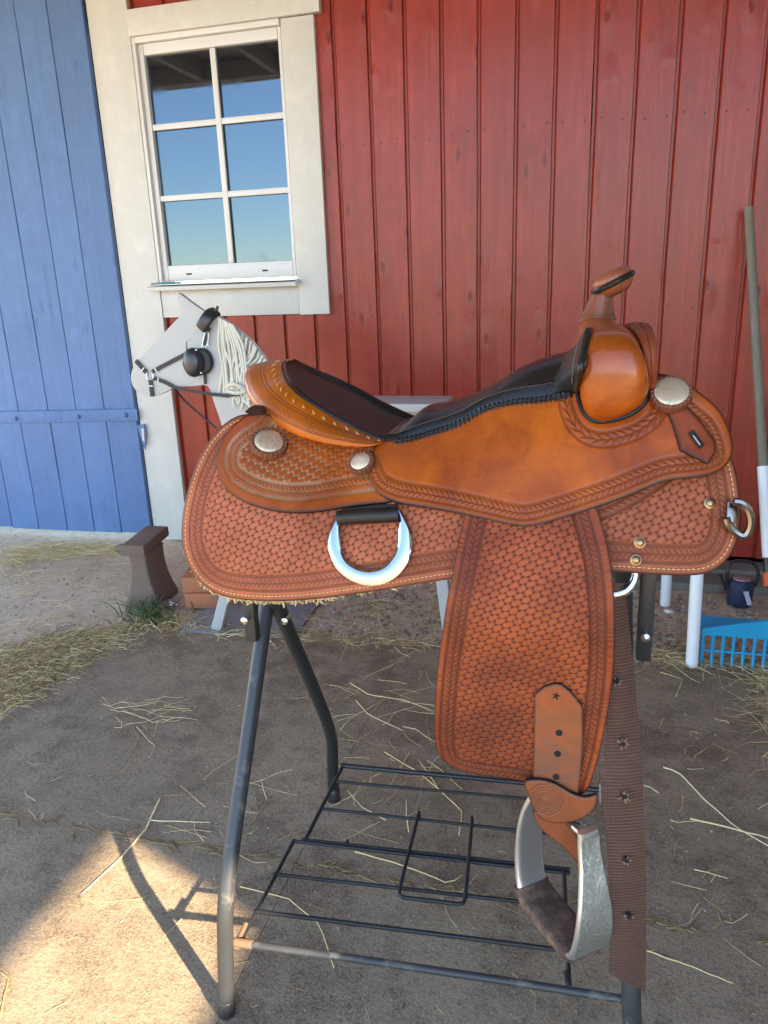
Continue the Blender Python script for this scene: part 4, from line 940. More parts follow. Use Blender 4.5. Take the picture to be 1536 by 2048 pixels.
b.build('stitching', simple('grey_ear_thread', (.15, .13, .11), .8), seat)

# horn -----------------------------------------------------------------
hb = SB([(1194, 634)], BC)[0]; hn = [(1194, 640, 37), (1194.5, 628, 31.5), (1197, 616, 27), (1200, 604, 24), (1202, 592, 20.5), (1206, 580, 18)]
rings = []
for x, y, hw in hn:
    c = SB([(x, y)], BC)[0]; r = hw * BC / 1545; rings.append([[c[0] + r * math.cos(q), c[1] + r * 1.12 * math.sin(q), c[2] + .30 * r * math.cos(q) * (.0 if y > 625 else .35)] for q in np.linspace(0, 2 * math.pi, 33)[:-1]])
horn = MB().loft([W3(np.array(r)) for r in rings], True, True); nh = len(horn.v); o = mk('horn', horn.v, horn.f, M['darkleather'], saddle, True, {'tool': np.ones(nh), 'edge': np.zeros(nh), 'stain': np.zeros(nh)}, sharp=50); fixn(o); horn_o = o
o.data.materials[0] = leather_mat('horn_neck_leather', (.22, .066, .030), (.05, .018, .01), (.16, .045, .022), .33, .3)
cc = SB([(1224, 561)], BC)[0]; ax = np.array([-.44, 0, .90]); cw = W3(cc[None])[0]; axw = W3(ax[None])[0]
capm = leather_mat('horn_cap_leather', (.27, .075, .030), (.06, .02, .01), (.20, .05, .02), .36, .3)
b = MB().lathe(cw, axw, [(.001, .0120), (.014, .0118), (.0225, .0098), (.0262, .0055), (.0268, .001), (.0255, -.008), (.0215, -.0145), (.014, -.019), (.001, -.020)], 40, ref=RT); nb_ = len(b.v)
o = mk('horn_cap', b.v, b.f, capm, horn_o, True, {'tool': np.ones(nb_), 'edge': np.zeros(nb_), 'stain': np.zeros(nb_)}); fixn(o)
u = RT * 1.0; u = u - axw * (u @ axw); u /= np.linalg.norm(u); v = np.cross(axw, u)
bp = [cw - axw * .0030 + .0262 * (math.cos(q) * u + math.sin(q) * v) for q in np.linspace(0, 2 * math.pi, 49)[:-1]]; MB().tube(bp, .0042, 8, closed=True).build('horn_binding', M['seatblack'], horn_o)
ngw = W3(np.array([[hb[0] + .0215 * math.cos(q) * 1.02, hb[1] + .0245 * math.sin(q), SB([(1194, 629)], BC)[0][2]] for q in np.linspace(0, 2 * math.pi, 33)[:-1]])); MB().tube(ngw, .0011, 6, closed=True).build('neck_welt', M['darkleather'], horn_o)
for a_ in ('tool', 'edge', 'stain'):
    for oo in horn_o.children:
        if a_ not in oo.data.attributes: oo.data.attributes.new(a_, 'FLOAT', 'POINT').data.foreach_set('value', np.full(len(oo.data.vertices), 1.0 if a_ == 'tool' else 0.0, np.float32))

# conchos -----------------------------------------------------------------
def concho(x, y, rx, ry, off, ros, nlob, tilt=0.0):
    p = drape([(x, y)], off); nn = normal(p[:, 0], p[:, 2])[0]; nn = nn + np.array([0, 0, tilt]); nn /= np.linalg.norm(nn); c = onbody(p[:, 0], p[:, 2], off)[0]
    # p already carries the offset position approximately
    c = p[0]; cW = W3(c[None])[0]; nW = W3(nn[None])[0]; r = rx * np.linalg.norm(cW - C0) / 1500.0
    b = MB().lathe(cW, nW, [(r * ros, -.006), (r * ros, .0005), (r * ros * .96, .0022), (r * .98, .0032), (.001, .0034)], 96, ref=RT, mod=lambda an: 1 + .045 * abs(math.cos(an * nlob / 2)) - .02)
    nb_ = len(b.v); tl = np.array([1.0 - .65 * (math.cos((k % 96) * 2 * math.pi / 96 * nlob / 2) ** 8) if (k // 96) in (1, 2, 3) else 1 for k in range(nb_)])
    o = mk('concho', b.v, b.f, M['darkleather'], saddle, True, {'tool': tl, 'edge': np.zeros(nb_), 'stain': np.zeros(nb_)}, sharp=35); fixn(o)
    b = MB().lathe(cW, nW, [(r, .003), (r * 1.0, .0042), (r * .96, .0050), (r * .8, .0058), (r * .5, .0065), (r * .2, .0068), (.0004, .0068)], 48, ref=RT, scale=1.0)
    o2 = b.build('silver_dome', M['silver'], o, True, sharp=None); fixn(o2)
    bl = MB()
    for k in range(nlob):
        an = 2 * math.pi * k / nlob; u = RT - nW * (RT @ nW); u /= np.linalg.norm(u); v = np.cross(nW, u); q = cW + r * ros * .9 * (u * math.cos(an) + v * math.sin(an)) + nW * .0024
        bl.lathe(q, nW, [(r * .115, -.001), (r * .1, .0012), (.0002, .0022)], 8, ref=RT)
    o3 = bl.build('scallop', M['strapleather'], o, True); [o3.data.attributes.new(k, 'FLOAT', 'POINT').data.foreach_set('value', np.full(len(o3.data.vertices), vv_, np.float32)) for k, vv_ in (('tool', .55), ('edge', 0), ('stain', .5))]
concho(538, 885, 28.5, 22, .017, 1.28, 22, .4); concho(723, 925, 21, 20, .0285, 1.30, 18, .15); concho(1342, 786, 31, 27, .031, 1.20, 24, .22)
# rivets
for x, y in ((1280, 1085), (1272, 1120), (1420, 1006)):
    p = drape([(x, y)], .001); nW = W3(normal(p[:, 0], p[:, 2]))[0]; c = W3(p)[0]
    MB().lathe(c, nW, [(.0068, -.001), (.0068, .0006), (.0060, .0010), (.0050, .0012), (.0046, .0030), (.003, .0042), (.0004, .0046)], 20, ref=RT).build('rivet', M['brass'], saddle)

# rigging rings -----------------------------------------------------------------
def plate_ring(name, outer, inner, off, mat, parent, th=.004, dome=.0028, n=90, closed=False, ob=None):
    po = spline(np.array(outer, float), n); pi = spline(np.array(inner, float), n)
    A = drape(po, off) if ob is None else SB(po, ob); B = drape(pi, off) if ob is None else SB(pi, ob)
    nn = (normal((A[:, 0] + B[:, 0]) / 2, (A[:, 2] + B[:, 2]) / 2)) if ob is None else np.tile([0, -1.0, 0], (n, 1)); rings = []
    for i in range(n):
        r = []
        for q in np.linspace(0, 1, 9): r.append(A[i] + (B[i] - A[i]) * q + nn[i] * dome * (1 - abs(2 * q - 1) ** 2.5))
        r += [B[i] - nn[i] * th, A[i] - nn[i] * th]; rings.append(W3(np.array(r)))
    o = fixn(MB().loft(rings, True, True).build(name, mat, parent, True, sharp=50)); return o
outer = [(676, 1032), (662, 1052), (656, 1085), (659, 1108), (672, 1136), (694, 1156), (720, 1168), (742, 1171), (768, 1167), (793, 1153), (812, 1130), (822, 1105), (824, 1078), (819, 1052), (808, 1030), (798, 1018)]
inner = [(681, 1034), (680, 1055), (681, 1085), (685, 1106), (695, 1122), (712, 1134), (728, 1139), (741, 1140), (757, 1137), (772, 1129), (785, 1114), (794, 1096), (797, 1075), (797, 1052), (796, 1035), (795, 1020)]
ring = plate_ring('rigging_ring', outer, inner, .010, M['chrome'], saddle)
rl = drape([(677, 1036), (700, 1034), (740, 1032), (770, 1031), (797, 1029)], .013); b = MB().tube(W3(rl), .0098, 14); o = b.build('ring_wrap', M['seatblack'], ring)
rl = drape([(682, 1018), (740, 1012), (795, 1010), (795, 1028), (740, 1032), (682, 1036)], .009); fixn(MB().prism(W3(rl), FW * .004).build('wrap_leather', M['seatblack'], ring, False))
outer = [(1240, 1120), (1268, 1110), (1279, 1140), (1278, 1160), (1271, 1176), (1262, 1186), (1252, 1193), (1232, 1198), (1210, 1196)]
inner = [(1238, 1130), (1256, 1122), (1263, 1142), (1262, 1156), (1256, 1166), (1250, 1173), (1244, 1177), (1230, 1181), (1210, 1180)]
plate_ring('rigging_ring', outer, inner, -.014, M['chrome'], saddle, n=50)
# small breast-collar dee at the front
dpts = [(1468, 1003), (1483, 1006), (1495, 1018), (1501, 1036), (1500, 1054), (1492, 1069), (1482, 1071), (1468, 1062), (1456, 1048), (1452, 1036)]
dq = spline(drape([(min(x, 1478), y) for x, y in dpts], .010), 50); dS = SB(spline(np.array(dpts, float), 50), np.full(50, float(dq[:, 1].mean()) - .004)); MB().tube(W3(dS), .0046, 8).build('dee_ring', M['nickel'], saddle)
cl = drape([(1453, 1000), (1476, 1003), (1473, 1043), (1451, 1041)], .006); o = fixn(MB().prism(W3(cl), -FW * .006).build('dee_clip', M['nickel'], saddle, False)); bevel_obj(o, .002)

# stirrup strap end, hobble strap, stirrup -----------------------------------
strap_px = [(1065, 1562), (1067, 1495), (1069, 1391), (1089, 1375), (1108, 1369), (1120, 1369), (1140, 1384), (1166, 1415), (1167, 1488), (1162, 1553), (1156, 1600), (1108, 1596)]
def t_strap(A, Z, sd, s_): return np.zeros(len(A)), np.where((sd > .0015) & (sd < .0028), .7, 1.0), .35 * np.exp(-((Z - .60) / .012) ** 2) + np.clip((.60 - Z) / .06, 0, .75) * (.75 + .25 * np.sin(A * 160 + 3 * np.sin(Z * 90)) * np.sin(Z * 75))
sst, _ = leather('stirrup_strap', strap_px, .0215, .005, M['strapleather'], t_strap, g=.0013, it=0)
for x, y in ((1118, 1466), (1115, 1508), (1112, 1554)):
    p = drape([(x, y)], .0222); MB().lathe(W3(p)[0], -FW, [(.0042, -.004), (.0040, .0005), (.0034, .0006), (.0005, .0002)], 14, ref=RT).build('hole', M['hole'], sst)
for k in range(5):
    an = k * 1.2566; p = drape([(1112, 1392), (1112 + 7 * math.cos(an), 1392 + 7 * math.sin(an))], .0218); MB().tube(W3(p), .0009, 4).build('star_mark', M['hole'], sst)
hob_px = [(1046, 1564), (1070, 1560), (1098, 1564), (1118, 1573), (1143, 1589), (1167, 1597), (1184, 1594), (1195, 1588), (1195, 1610), (1181, 1629), (1160, 1641), (1132, 1648), (1104, 1648), (1080, 1639), (1066, 1620), (1054, 1588)]
ec = drape([(1093, 1600)], .03)[0]
def t_hob(A, Z, sd, s_):
    r = np.hypot(A - ec[0], (Z - ec[2]) * .92); th = np.arctan2(Z - ec[2], A - ec[0]); h = np.zeros(len(A)); t = np.ones(len(A)) * .95
    for R_, nl, am in ((.0200, 9, .035), (.0162, 9, .045), (.0126, 8, .04), (.0088, 5, .03), (.0056, 5, .05)):
        d = np.abs(r - R_ * (1 + am * np.cos(nl * th))); gq = np.exp(-(d / .0009) ** 2); h -= .0009 * gq; t *= 1 - .8 * gq
    return h, np.clip(t, 0, 1), .35 * np.exp(-(sd / .004) ** 2)
hob, _ = leather('hobble_strap', hob_px, .0295, .005, M['strapleather'], t_hob, g=.0011, it=1)
bk = drape([(1198, 1568), (1201, 1568), (1202, 1606), (1199, 1606)], .024); fixn(MB().prism(W3(bk), FW * .022).build('buckle', M['steel'], hob, False))
bl_px = [(1064, 1618), (1068, 1642), (1083, 1662), (1105, 1680), (1125, 1694), (1150, 1722), (1160, 1732), (1160, 1690), (1150, 1655), (1130, 1640)]
def t_bl(A, Z, sd, s_): return np.zeros(len(A)), np.ones(len(A)), .4 * np.exp(-(sd / .005) ** 2)
lw, _ = leather('leg_leather', bl_px, .0225, .009, M['strapleather'], t_bl, g=.0016, it=1)
for k, (dx, w_) in enumerate(((-2, .0045), (8, .0045), (17, .004))):
    lp = SB(spline(np.array([(1136 + dx, 1648), (1139 + dx, 1672), (1146 + dx, 1698), (1160 + dx * .6, 1722), (1172 + dx * .3, 1728)], float), 16), (.812 + k * .004)); MB().tube(W3(lp), w_, 8).build('leather_loop', M['darkleather'], lw)
for oo in lw.children: [oo.data.attributes.new(k, 'FLOAT', 'POINT').data.foreach_set('value', np.full(len(oo.data.vertices), vv_, np.float32)) for k, vv_ in (('tool', .5), ('edge', 0), ('stain', .6))]

U = np.array([.62, -.785, 0]); U /= np.linalg.norm(U); Wd = np.array([.785, .62, 0]); ZZ = np.array([0, 0, 1.0])
def stirrup(ctr, Ux, Wx):
    def at(u, z, w_): return ctr + Ux * u + Wx * w_ + ZZ * (z * .88)
    path = [(-.034, .206, .014), (-.046, .190, .015), (-.058, .160, .018), (-.066, .125, .020), (-.0695, .085, .021), (-.068, .048, .022), (-.0625, .018, .023), (-.054, .004, .024), (-.035, -.001, .025), (.0, -.002, .0255), (.035, -.001, .025), (.054, .004, .026), (.0635, .020, .029), (.0685, .050, .0275), (.0685, .085, .0245), (.064, .118, .0200), (.058, .150, .0160), (.052, .180, .0142), (.050, .206, .0138)]
    pt = spline(np.array(path), 110); tn = np.gradient(pt[:, :2], axis=0); tn /= np.linalg.norm(tn, axis=1)[:, None]; rings = []
    for i in range(110):
        u, z, hw = pt[i]; nx, nz = tn[i][1], -tn[i][0]; th = .0048; r = []       # (nx, nz): outward
        for k in range(20):
            an = 2 * math.pi * k / 20; ca, sa = math.cos(an), math.sin(an); x = math.copysign(abs(ca) ** .35, ca) * hw; y = math.copysign(abs(sa) ** .55, sa) * th
            r.append(at(u + nx * y, z + nz * y, x))
        rings.append(r)
    o = fixn(MB().loft(rings, True, True).build('stirrup', M['aluplain'], saddle, True, sharp=55))
    # engraved outer face, right arm
    rr = []
    for i in range(68, 108):
        u, z, hw = pt[i]; nx, nz = tn[i][1], -tn[i][0]; r = [at(u + nx * .0053, z + nz * .0053, x) for x in np.linspace(-hw * .93, hw * .93, 7)]; rr.append(r)
    q = MB().loft(rr, False); q2 = fixn(q.build('engraved_face', M['alu'], o, True, sharp=None))
    # leather wrapped tread
    rr = []
    for i in range(38, 66):
        u, z, hw = pt[i]; nx, nz = tn[i][1], -tn[i][0]; r = []; bulge = 1.0
        for k in range(24):
            an = 2 * math.pi * k / 24; ca, sa = math.cos(an), math.sin(an); x = math.copysign(abs(ca) ** .4, ca) * (hw + .0025); y = math.copysign(abs(sa) ** .6, sa) * (.0125 if sa > 0 else .0075)
            r.append(at(u + nx * y, z + nz * y, x))
        rr.append(r)
    fixn(MB().loft(rr, True, True).build('tread_cover', M['suedetread'], o, True, sharp=60))
    bolt = [at(.022, .190, 0), at(.050, .190, 0)]; MB().tube(bolt, .005, 10).build('bolt', M['steel'], o); MB().tube([at(-.02, .190, 0), at(.024, .190, 0)], .006, 14).build('roller', M['darkleather'], o)
    for oo in o.children:
        if oo.name.startswith('roller'): [oo.data.attributes.new(k, 'FLOAT', 'POINT').data.foreach_set('value', np.full(len(oo.data.vertices), vv_, np.float32)) for k, vv_ in (('tool', .5), ('edge', 0), ('stain', .6))]
    return o
m = N('worn_tread_leather'); v_ = m.coord(); c_ = m.mix(m.ramp(m.noise(v_, 34, 6, .7), [(.42, 0.0), (.70, 1.0)]), (.062, .030, .019), (.21, .125, .08)); M['suedetread'] = m.out(c_, .8, 0.0, m.bump(m.noise(v_, 150, 4), .5, .0015))
stirrup(np.array([-.002, .822, .286]), U, Wd)
cf = np.array([-.002, .822, .286]); cm = W3(mir(np.array([[cf @ RT, cf @ FW, cf[2]]])))[0]; stirrup(cm, np.array([.62, .785, 0]) , np.array([-.785, .62, 0]))

# web billet -----------------------------------------------------------------
wl_ = [(1226, 1165), (1224, 1230), (1220, 1330), (1211, 1480), (1206, 1560), (1209, 1640), (1216, 1740), (1220, 1840), (1218, 1944)]
wr_ = [(1251, 1165), (1257, 1230), (1267, 1330), (1280, 1480), (1285, 1560), (1288, 1640), (1291, 1740), (1292, 1840), (1291, 1984)]
bb = np.array([.85, .848, .84, .825, .812, .802, .793, .787, .784]); L_ = spline(SB(wl_, bb), 60); R_ = spline(SB(wr_, bb + .014), 60); rings = []
for i in range(60):
    r = [L_[i] + (R_[i] - L_[i]) * q + np.array([0, -.0025 * math.sin(q * 3.14) + .0008 * math.sin(i * .5 + q * 4), 0]) for q in np.linspace(0, 1, 9)]; r += [p + np.array([0, .0022, 0]) for p in r[::-1]]; rings.append(W3(np.array(r)))
web = fixn(MB().loft(rings, True, True).build('web_billet', M['web'], saddle, True, sharp=45))
for x, y in ((1233, 1362), (1246, 1487), (1249, 1592), (1253, 1720), (1258, 1833)):
    bb_ = float(np.interp(y, [1165, 1230, 1330, 1480, 1560, 1640, 1740, 1840, 1984], bb + .005)) - .005; c = SB([(x, y)], bb_)[0]; cW = W3(c[None])[0]
    MB().lathe(cW, -FW, [(.0036, -.0025), (.0036, .001), (.002, .0014), (.0004, .0008)], 10, ref=RT).build('hole', M['hole'], web)
    b = MB()
    for k in range(10 if y < 1700 else 6):
        an = rng.uniform(0, 6.28); l = rng.uniform(.0015, .0065 if 1400 < y < 1650 else .004); d = RT * math.cos(an) + ZZ * math.sin(an); b.tube([cW + d * .0036 - FW * .001, cW + d * (.0036 + l * .6) - FW * .002, cW + d * (.0036 + l) - FW * (.001)], [.0011, .001, .0004], 4)
    b.build('frayed_threads', simple('frayed_thread', (.20, .12, .075), .9), web)

# ================================================================== SADDLE STAND
stand = thing('saddle_stand', (-.2, 1.08, 0), 'folding black tube saddle stand with wire shelf, worn at one sunlit foot', 'saddle stand')
YF, YBk = .814, 1.343
def leg(path, r=.0125, mat='stand'):
    p = resample(chaikin(np.array(path, float), 3, False), .012); o = MB().tube(p, r, 16).build('leg', M[mat], stand); return o
def foot(c, d):
    c = np.array(c); d = np.array(d, float); d /= np.linalg.norm(d); MB().tube([c, c + d * .002, c + d * .03, c + d * .032], [.0125, .0145, .0145, .013], 14).build('foot_cap', M['plastic_black'], stand)
legs = {'fl': [(-.508, YF, .0), (-.497, YF, .12), (-.4865, YF, .235), (-.489, .96, .45), (-.492, 1.06, .598), (-.492, 1.20, .80)],
        'bl': [(-.500, YBk, .0), (-.498, YBk, .10), (-.492, YBk - .004, .17), (-.478, 1.20, .38), (-.470, 1.055, .60), (-.470, .98, .775)]}
xr = .098
legs['fr'] = [(xr + .015, YF, -.0), (xr + .004, YF, .12), (xr - .006, YF, .235), (xr - .012, .94, .44), (xr - .024, 1.05, .60), (xr - .024, 1.19, .80)]
legs['br'] = [(xr + .005, YBk, .0), (xr, YBk, .10), (xr - .008, YBk - .004, .17), (xr - .02, 1.20, .38), (xr - .03, 1.055, .60), (xr - .03, .98, .775)]
for k, p in legs.items():
    leg(p, mat='stand' if k[0] == 'f' else 'black'); p = np.array(p); foot(p[0], p[1] - p[0])
for y, z in ((1.20, .80), (.98, .775)):
    MB().tube([(-.52, y, z), (.08, y, z)], .0125, 14).build('top_rail', M['black'], stand)
def sleeve(x, y0, ztop, zbot, w=.019):
    o = MB().box((x, y0, (ztop + zbot) / 2), (w, w, ztop - zbot), None, .004).build('sleeve', M['plastic_black'], stand); return o
cL = P1(507, 1280, 1.0); sleeve(cL[0], 1.0, .78, cL[2]); cR = P1(1279, 1322, 1.0); sleeve(cR[0] + .004, 1.0, .80, cR[2] + .004, .020)
for q, Y in (((570, 1241), 1.075), ((490, 1240), 1.0), ((1291, 1274), 1.0)):
    c = P1(*q, Y - .02); MB().tube([c + (0, .02, 0), c - (0, .003, 0)], .0042, 10).build('bolt', M['steel'], stand); MB().lathe(c - np.array([0, .001, 0]), (0, -1, 0), [(.0062, 0), (.006, .003), (.003, .0045), (.0005, .005)], 12, ref=(1, 0, 0)).build('bolt', M['steel'], stand)
# wire shelf
zs = .128
def rod(q0, q1, r, z0=zs, z1=zs, name='shelf_rod', mat='wire'):
    a, b_ = G1(*q0, z0), G1(*q1, z1); return MB().tube(resample([a, b_], n=6), r, 10).build(name, M[mat], stand)
MB().tube(resample([P1(466, 1884, .828), P1(700, 1916, .828), P1(1000, 1960, .826), P1(1262, 2001, .824)], n=24), .0056, 12).build('shelf_rail', M['stand'], stand)
MB().tube(resample([P1(470, 1884, .8275), P1(505, 1889, .8275)], n=4), .0066, 10).build('rust_collar', M['rustbright'], stand)
rod((682, 1531), (1200, 1580), .0052, zs, zs, 'shelf_rail', 'black')
for q0, q1, r in (((671, 1563), (1150, 1606), .0030), ((641, 1617), (1140, 1672), .0030), ((586, 1682), (1140, 1747), .0032), ((604, 1679), (1140, 1739), .0032), ((546, 1748), (1128, 1813), .0032), ((508, 1822), (1139, 1902), .0036)):
    rod(q0, q1, r)
rod((480, 1884), (588, 1680), .0036); rod((608, 1683), (688, 1528), .0036); rod((1139, 1984), (1128, 1738), .0036); 
MB().tube([G1(472, 1893, zs), G1(492, 1850, zs)], .0058, 8).build('rust_tab', M['rustbright'], stand)
lp = np.vstack([G([(837, 1628), (797, 1786), (800, 1793), (808, 1795), (915, 1808), (926, 1807), (930, 1800), (944, 1640)], zs + .007)]); MB().tube(resample(lp, .01), .0034, 10).build('shelf_loop', M['wire'], stand)
for q in ((695, 1690), (838, 1632), (944, 1643)):
    c = G1(*q, zs + .002); MB().tube([c + (0, -.004, .008), c + (0, 0, .010), c + (0, .004, .0), c + (0, .002, -.008)], .0028, 6).build('wire_hook', M['wire'], stand)
hk = [G1(1132, 1944, zs + .01), G1(1136, 1966, zs + .012), G1(1141, 1986, zs - .002), G1(1146, 1982, zs - .012)]; MB().tube(spline(hk, 14), .0040, 8).build('wire_hook', M['wire'], stand)

# ================================================================== TOY HORSE
HY = 2.2
horse = thing('toy_horse', (-.9, HY, 0), 'flat grey-white wooden toy horse with cotton rope mane standing behind the saddle', 'toy horse')
hp = [(355, 584), (363, 590), (384, 606), (407, 622), (444, 635), (462, 650), (486, 668), (506, 685), (520, 702), (532, 721), (545, 750), (560, 790), (590, 850), (600, 930), (560, 960), (480, 960), (455, 900), (441, 842), (428, 807), (419, 776), (413, 771), (407, 770), (396, 772), (381, 773), (364, 773), (350, 774), (332, 784), (314, 792), (303, 793), (295, 792), (277, 786), (268, 777), (263, 767), (261, 753), (264, 738), (273, 721), (285, 711), (306, 688), (332, 661), (350, 642), (359, 633), (362, 629), (362, 622), (358, 611), (354, 599)]
o = fixn(MB().prism(P(chaikin(np.array(hp, float), 1), HY), (0, .020, 0)).build('head_board', M['horsewhite'], horse, False)); bevel_obj(o, .0025)
xa, xb2 = P1(520, 800, HY + .05)[0], P1(896, 800, HY + .1)[0]; zt = P1(800, 791, HY + .2)[2]
o = MB().box(((xa + xb2) / 2, HY + .11, zt - .012), (xb2 - xa, .18, .024), None, .003).build('back_board', M['horsewhite'], horse)
o = MB().box(((xa + xb2) / 2, HY + .11, zt - .12), (xb2 - xa - .02, .10, .19), None, .004).build('body_block', M['horsewhite'], horse)
def hleg(top, bot, w=.036, d=.04):
    t, b_ = np.array(top), np.array(bot); ax = (t - b_); L = np.linalg.norm(ax); ax /= L; sx = np.array([1.0, 0, 0]); sx -= ax * (sx @ ax); sx /= np.linalg.norm(sx); sy = np.cross(ax, sx)
    return MB().box((t + b_) / 2, (w, d, L), np.stack([sx, sy, ax], 1), .003).build('leg', M['horsewhite'], horse)
f0 = G1(431, 1262); hleg(P1(505, 985, 2.16), f0 + np.array([0, .02, 0.0])); f2 = f0 + np.array([.0, .42, 0]); hleg((P1(505, 985, 2.16) + np.array([0, .23, 0])), f2)
r0 = G1(897, 1236); hleg((r0[0] - .05, HY + .17, zt - .1), r0 + np.array([.004, .02, .0])); hleg((r0[0] - .05, HY + .03, zt - .1), (r0[0] + .05, 2.10, .0))
# mane of cotton rope
def rope(px, Y0, Y1, r=.0044):
    n_ = 16; p = spline(np.array(px, float), n_); Ys = np.linspace(Y0, Y1, n_); q = np.vstack([P([p[i]], Ys[i]) for i in range(n_)]); tw = np.arange(n_)
    b = MB().tube(q, r * (1 + .10 * np.sin(tw * 2.1 + rng.uniform(0, 6))), 7); return b.build('mane_rope', M['rope'], horse)
crest = spline(np.array([(438, 636), (450, 642), (464, 652), (480, 664), (496, 677), (510, 690), (522, 706), (532, 720), (538, 735)], float), 30)
for i in range(17):
    t = i / 16; c = crest[int(t * 29)]; ex = 448 + 52 * t + rng.normal(0, 2); ey = 768 + rng.normal(0, 5) + (12 if i < 10 else -10)
    rope([c, (c[0] * .72 + ex * .28 + rng.normal(0, 1.5), c[1] * .66 + ey * .34), (ex + rng.normal(0, 1.5), c[1] * .33 + ey * .67), (ex + rng.normal(0, 2), ey)], HY - .004 - .004 * (i % 3), HY - .014 - .006 * (i % 3))
for i in range(9):
    c = (440 + i * 3 + rng.normal(0, 1), 636 + i * 1.6); rope([c, (438 + i * 6 + rng.normal(0, 1.5), 690), (446 + i * 6 + rng.normal(0, 2), 735), (452 + i * 5.5 + rng.normal(0, 2.5), 785)], HY - .018, HY - .024)
for i in range(7):
    x = 466 + i * 6; rope([(x, 775), (x + rng.normal(0, 2), 790), (x + rng.normal(0, 3), 800), (x + rng.normal(0, 4), 812 + rng.normal(0, 5))], HY - .02, HY - .022, .0045)
kn = spline(np.vstack([P([(450, 774)], HY - .02), P([(466, 768)], HY - .036), P([(482, 774)], HY - .036), P([(490, 782)], HY - .03), P([(474, 786)], HY - .036), P([(456, 782)], HY - .03)]), 26); MB().tube(kn, .0065, 8).build('mane_rope', M['rope'], horse)
cr = np.vstack([P([q], HY + .01) for q in crest]); MB().tube(cr, .006, 8).build('mane_rope', M['rope'], horse)

# bridle
br = thing('bridle', P1(300, 745, HY - .01), 'black strap bridle with metal rings on the toy horse muzzle, reins trailing', 'bridle')
def strap(px, w, parent=br, name='strap', Y=HY - .004, th=.003, mat='black_strap'):
    p = resample(P(np.array(px, float), Y), n=12); t = np.gradient(p, axis=0); t /= np.linalg.norm(t, axis=1)[:, None]; n_ = np.stack([-t[:, 2], 0 * t[:, 0], t[:, 0]], 1); rings = []
    for i in range(12): rings.append([p[i] + n_[i] * w / 2, p[i] + n_[i] * w / 2 - (0, th, 0), p[i] - n_[i] * w / 2 - (0, th, 0), p[i] - n_[i] * w / 2])
    return fixn(MB().loft(rings, True, True).build(name, M[mat], parent, False))
strap([(272, 721), (293, 745)], .014, name='noseband'); strap([(305, 743), (345, 722), (382, 703)], .0125, name='cheek_strap'); strap([(301, 760), (305, 793)], .0135, name='chin_strap')
strap([(305, 755), (330, 764), (352, 776)], .012, name='rein'); strap([(352, 775), (380, 781), (420, 788), (458, 792)], .010, name='rein', Y=HY - .010); strap([(458, 792), (478, 790)], .006, name='rein', Y=HY - .03, mat='black_strap')
rn = spline(np.vstack([P([(348, 776)], HY), P([(368, 800)], HY + .03), P([(400, 829)], HY + .05), P([(432, 856)], HY + .04)]), 20); MB().tube(rn, .0036, 6).build('rein', M['black_strap'], br)
rc = P1(300, 752, HY - .007); MB().tube([rc + np.array([.0125 * math.cos(q), 0, .0125 * math.sin(q)]) for q in np.linspace(0, 6.283, 25)[:-1]], .0022, 8, closed=True).build('ring', M['chrome'], br)
for q, an in (((286, 738), .8), ((312, 741), -.5), ((316, 760), .25), ((302, 772), 1.57)):
    c = P1(*q, HY - .0085); Mx = np.array([[math.cos(an), 0, math.sin(an)], [0, 1, 0], [-math.sin(an), 0, math.cos(an)]]); MB().box(c, (.003, .002, .016), Mx, .0006).build('keeper', M['plastic_white'], br)
strap([(410, 745), (411, 768)], .0095, name='throat_strap')

# ear defenders hung over the poll
ear = thing('ear_defenders', P1(400, 690, HY - .03), 'black padded ear defenders hanging over the head of the toy horse', 'ear defenders')
hb_ = spline(np.array([P1(402, 656, HY - .026), P1(407, 648, HY - .030), P1(414, 637, HY - .028), P1(422, 628, HY - .012), P1(431, 625, HY + .016)]), 22); rings = []
for i in range(22):
    t = hb_[min(i + 1, 21)] - hb_[max(i - 1, 0)]; t /= np.linalg.norm(t); s1 = np.array([.75, 0, -.66]); s1 -= t * (s1 @ t); s1 /= np.linalg.norm(s1); s2 = np.cross(t, s1); w_ = .0185
    rings.append([hb_[i] + s1 * w_ * math.copysign(abs(math.cos(q)) ** .5, math.cos(q)) + s2 * .010 * math.copysign(abs(math.sin(q)) ** .6, math.sin(q)) for q in np.linspace(0, 6.283, 21)[:-1]])
fixn(MB().loft(rings, True, True).build('headband', M['plastic_black'], ear, True, sharp=50))
for dx in (-5, 5):
    MB().tube(P([(414 + dx * .6, 664), (412 + dx, 680), (408 + dx * .8, 695)], HY - .022), .0018, 6).build('wire_arm', M['steel'], ear)
strap([(420, 655), (414, 672), (409, 690)], .010, ear, 'slider', HY - .018)
cw_ = P1(398, 724, HY - .006); b = MB().lathe(cw_, (-.25, -1, .05), [(.030, 0), (.034, .004), (.034, .014), (.031, .018), (.0345, .020), (.036, .026), (.034, .036), (.028, .044), (.016, .049), (.001, .050)], 36, ref=(0, 0, 1), scale=1.28); b.build('ear_cup', M['plastic_black'], ear, True, sharp=40)
MB().lathe(P1(408, 722, HY - .002), (.15, -1, .0), [(.030, 0), (.033, .006), (.033, .018), (.028, .024), (.001, .025)], 28, ref=(0, 0, 1), scale=1.25).build('ear_cushion', M['black_strap'], ear, True, sharp=40)
for q in ((378, 730), (402, 746), (392, 700), (416, 690)): MB().lathe(P1(*q, HY - .050), (0, -1, 0), [(.0022, -.008), (.0022, .001), (.0004, .0015)], 8, ref=(1, 0, 0)).build('screw', M['steel'], ear)
MB().tube([P1(374, 706, HY - .04), P1(373.5, 697, HY - .042), P1(373, 683, HY - .042)], [.0035, .002, .0013], 6).build('microphone', M['plastic_black'], ear)
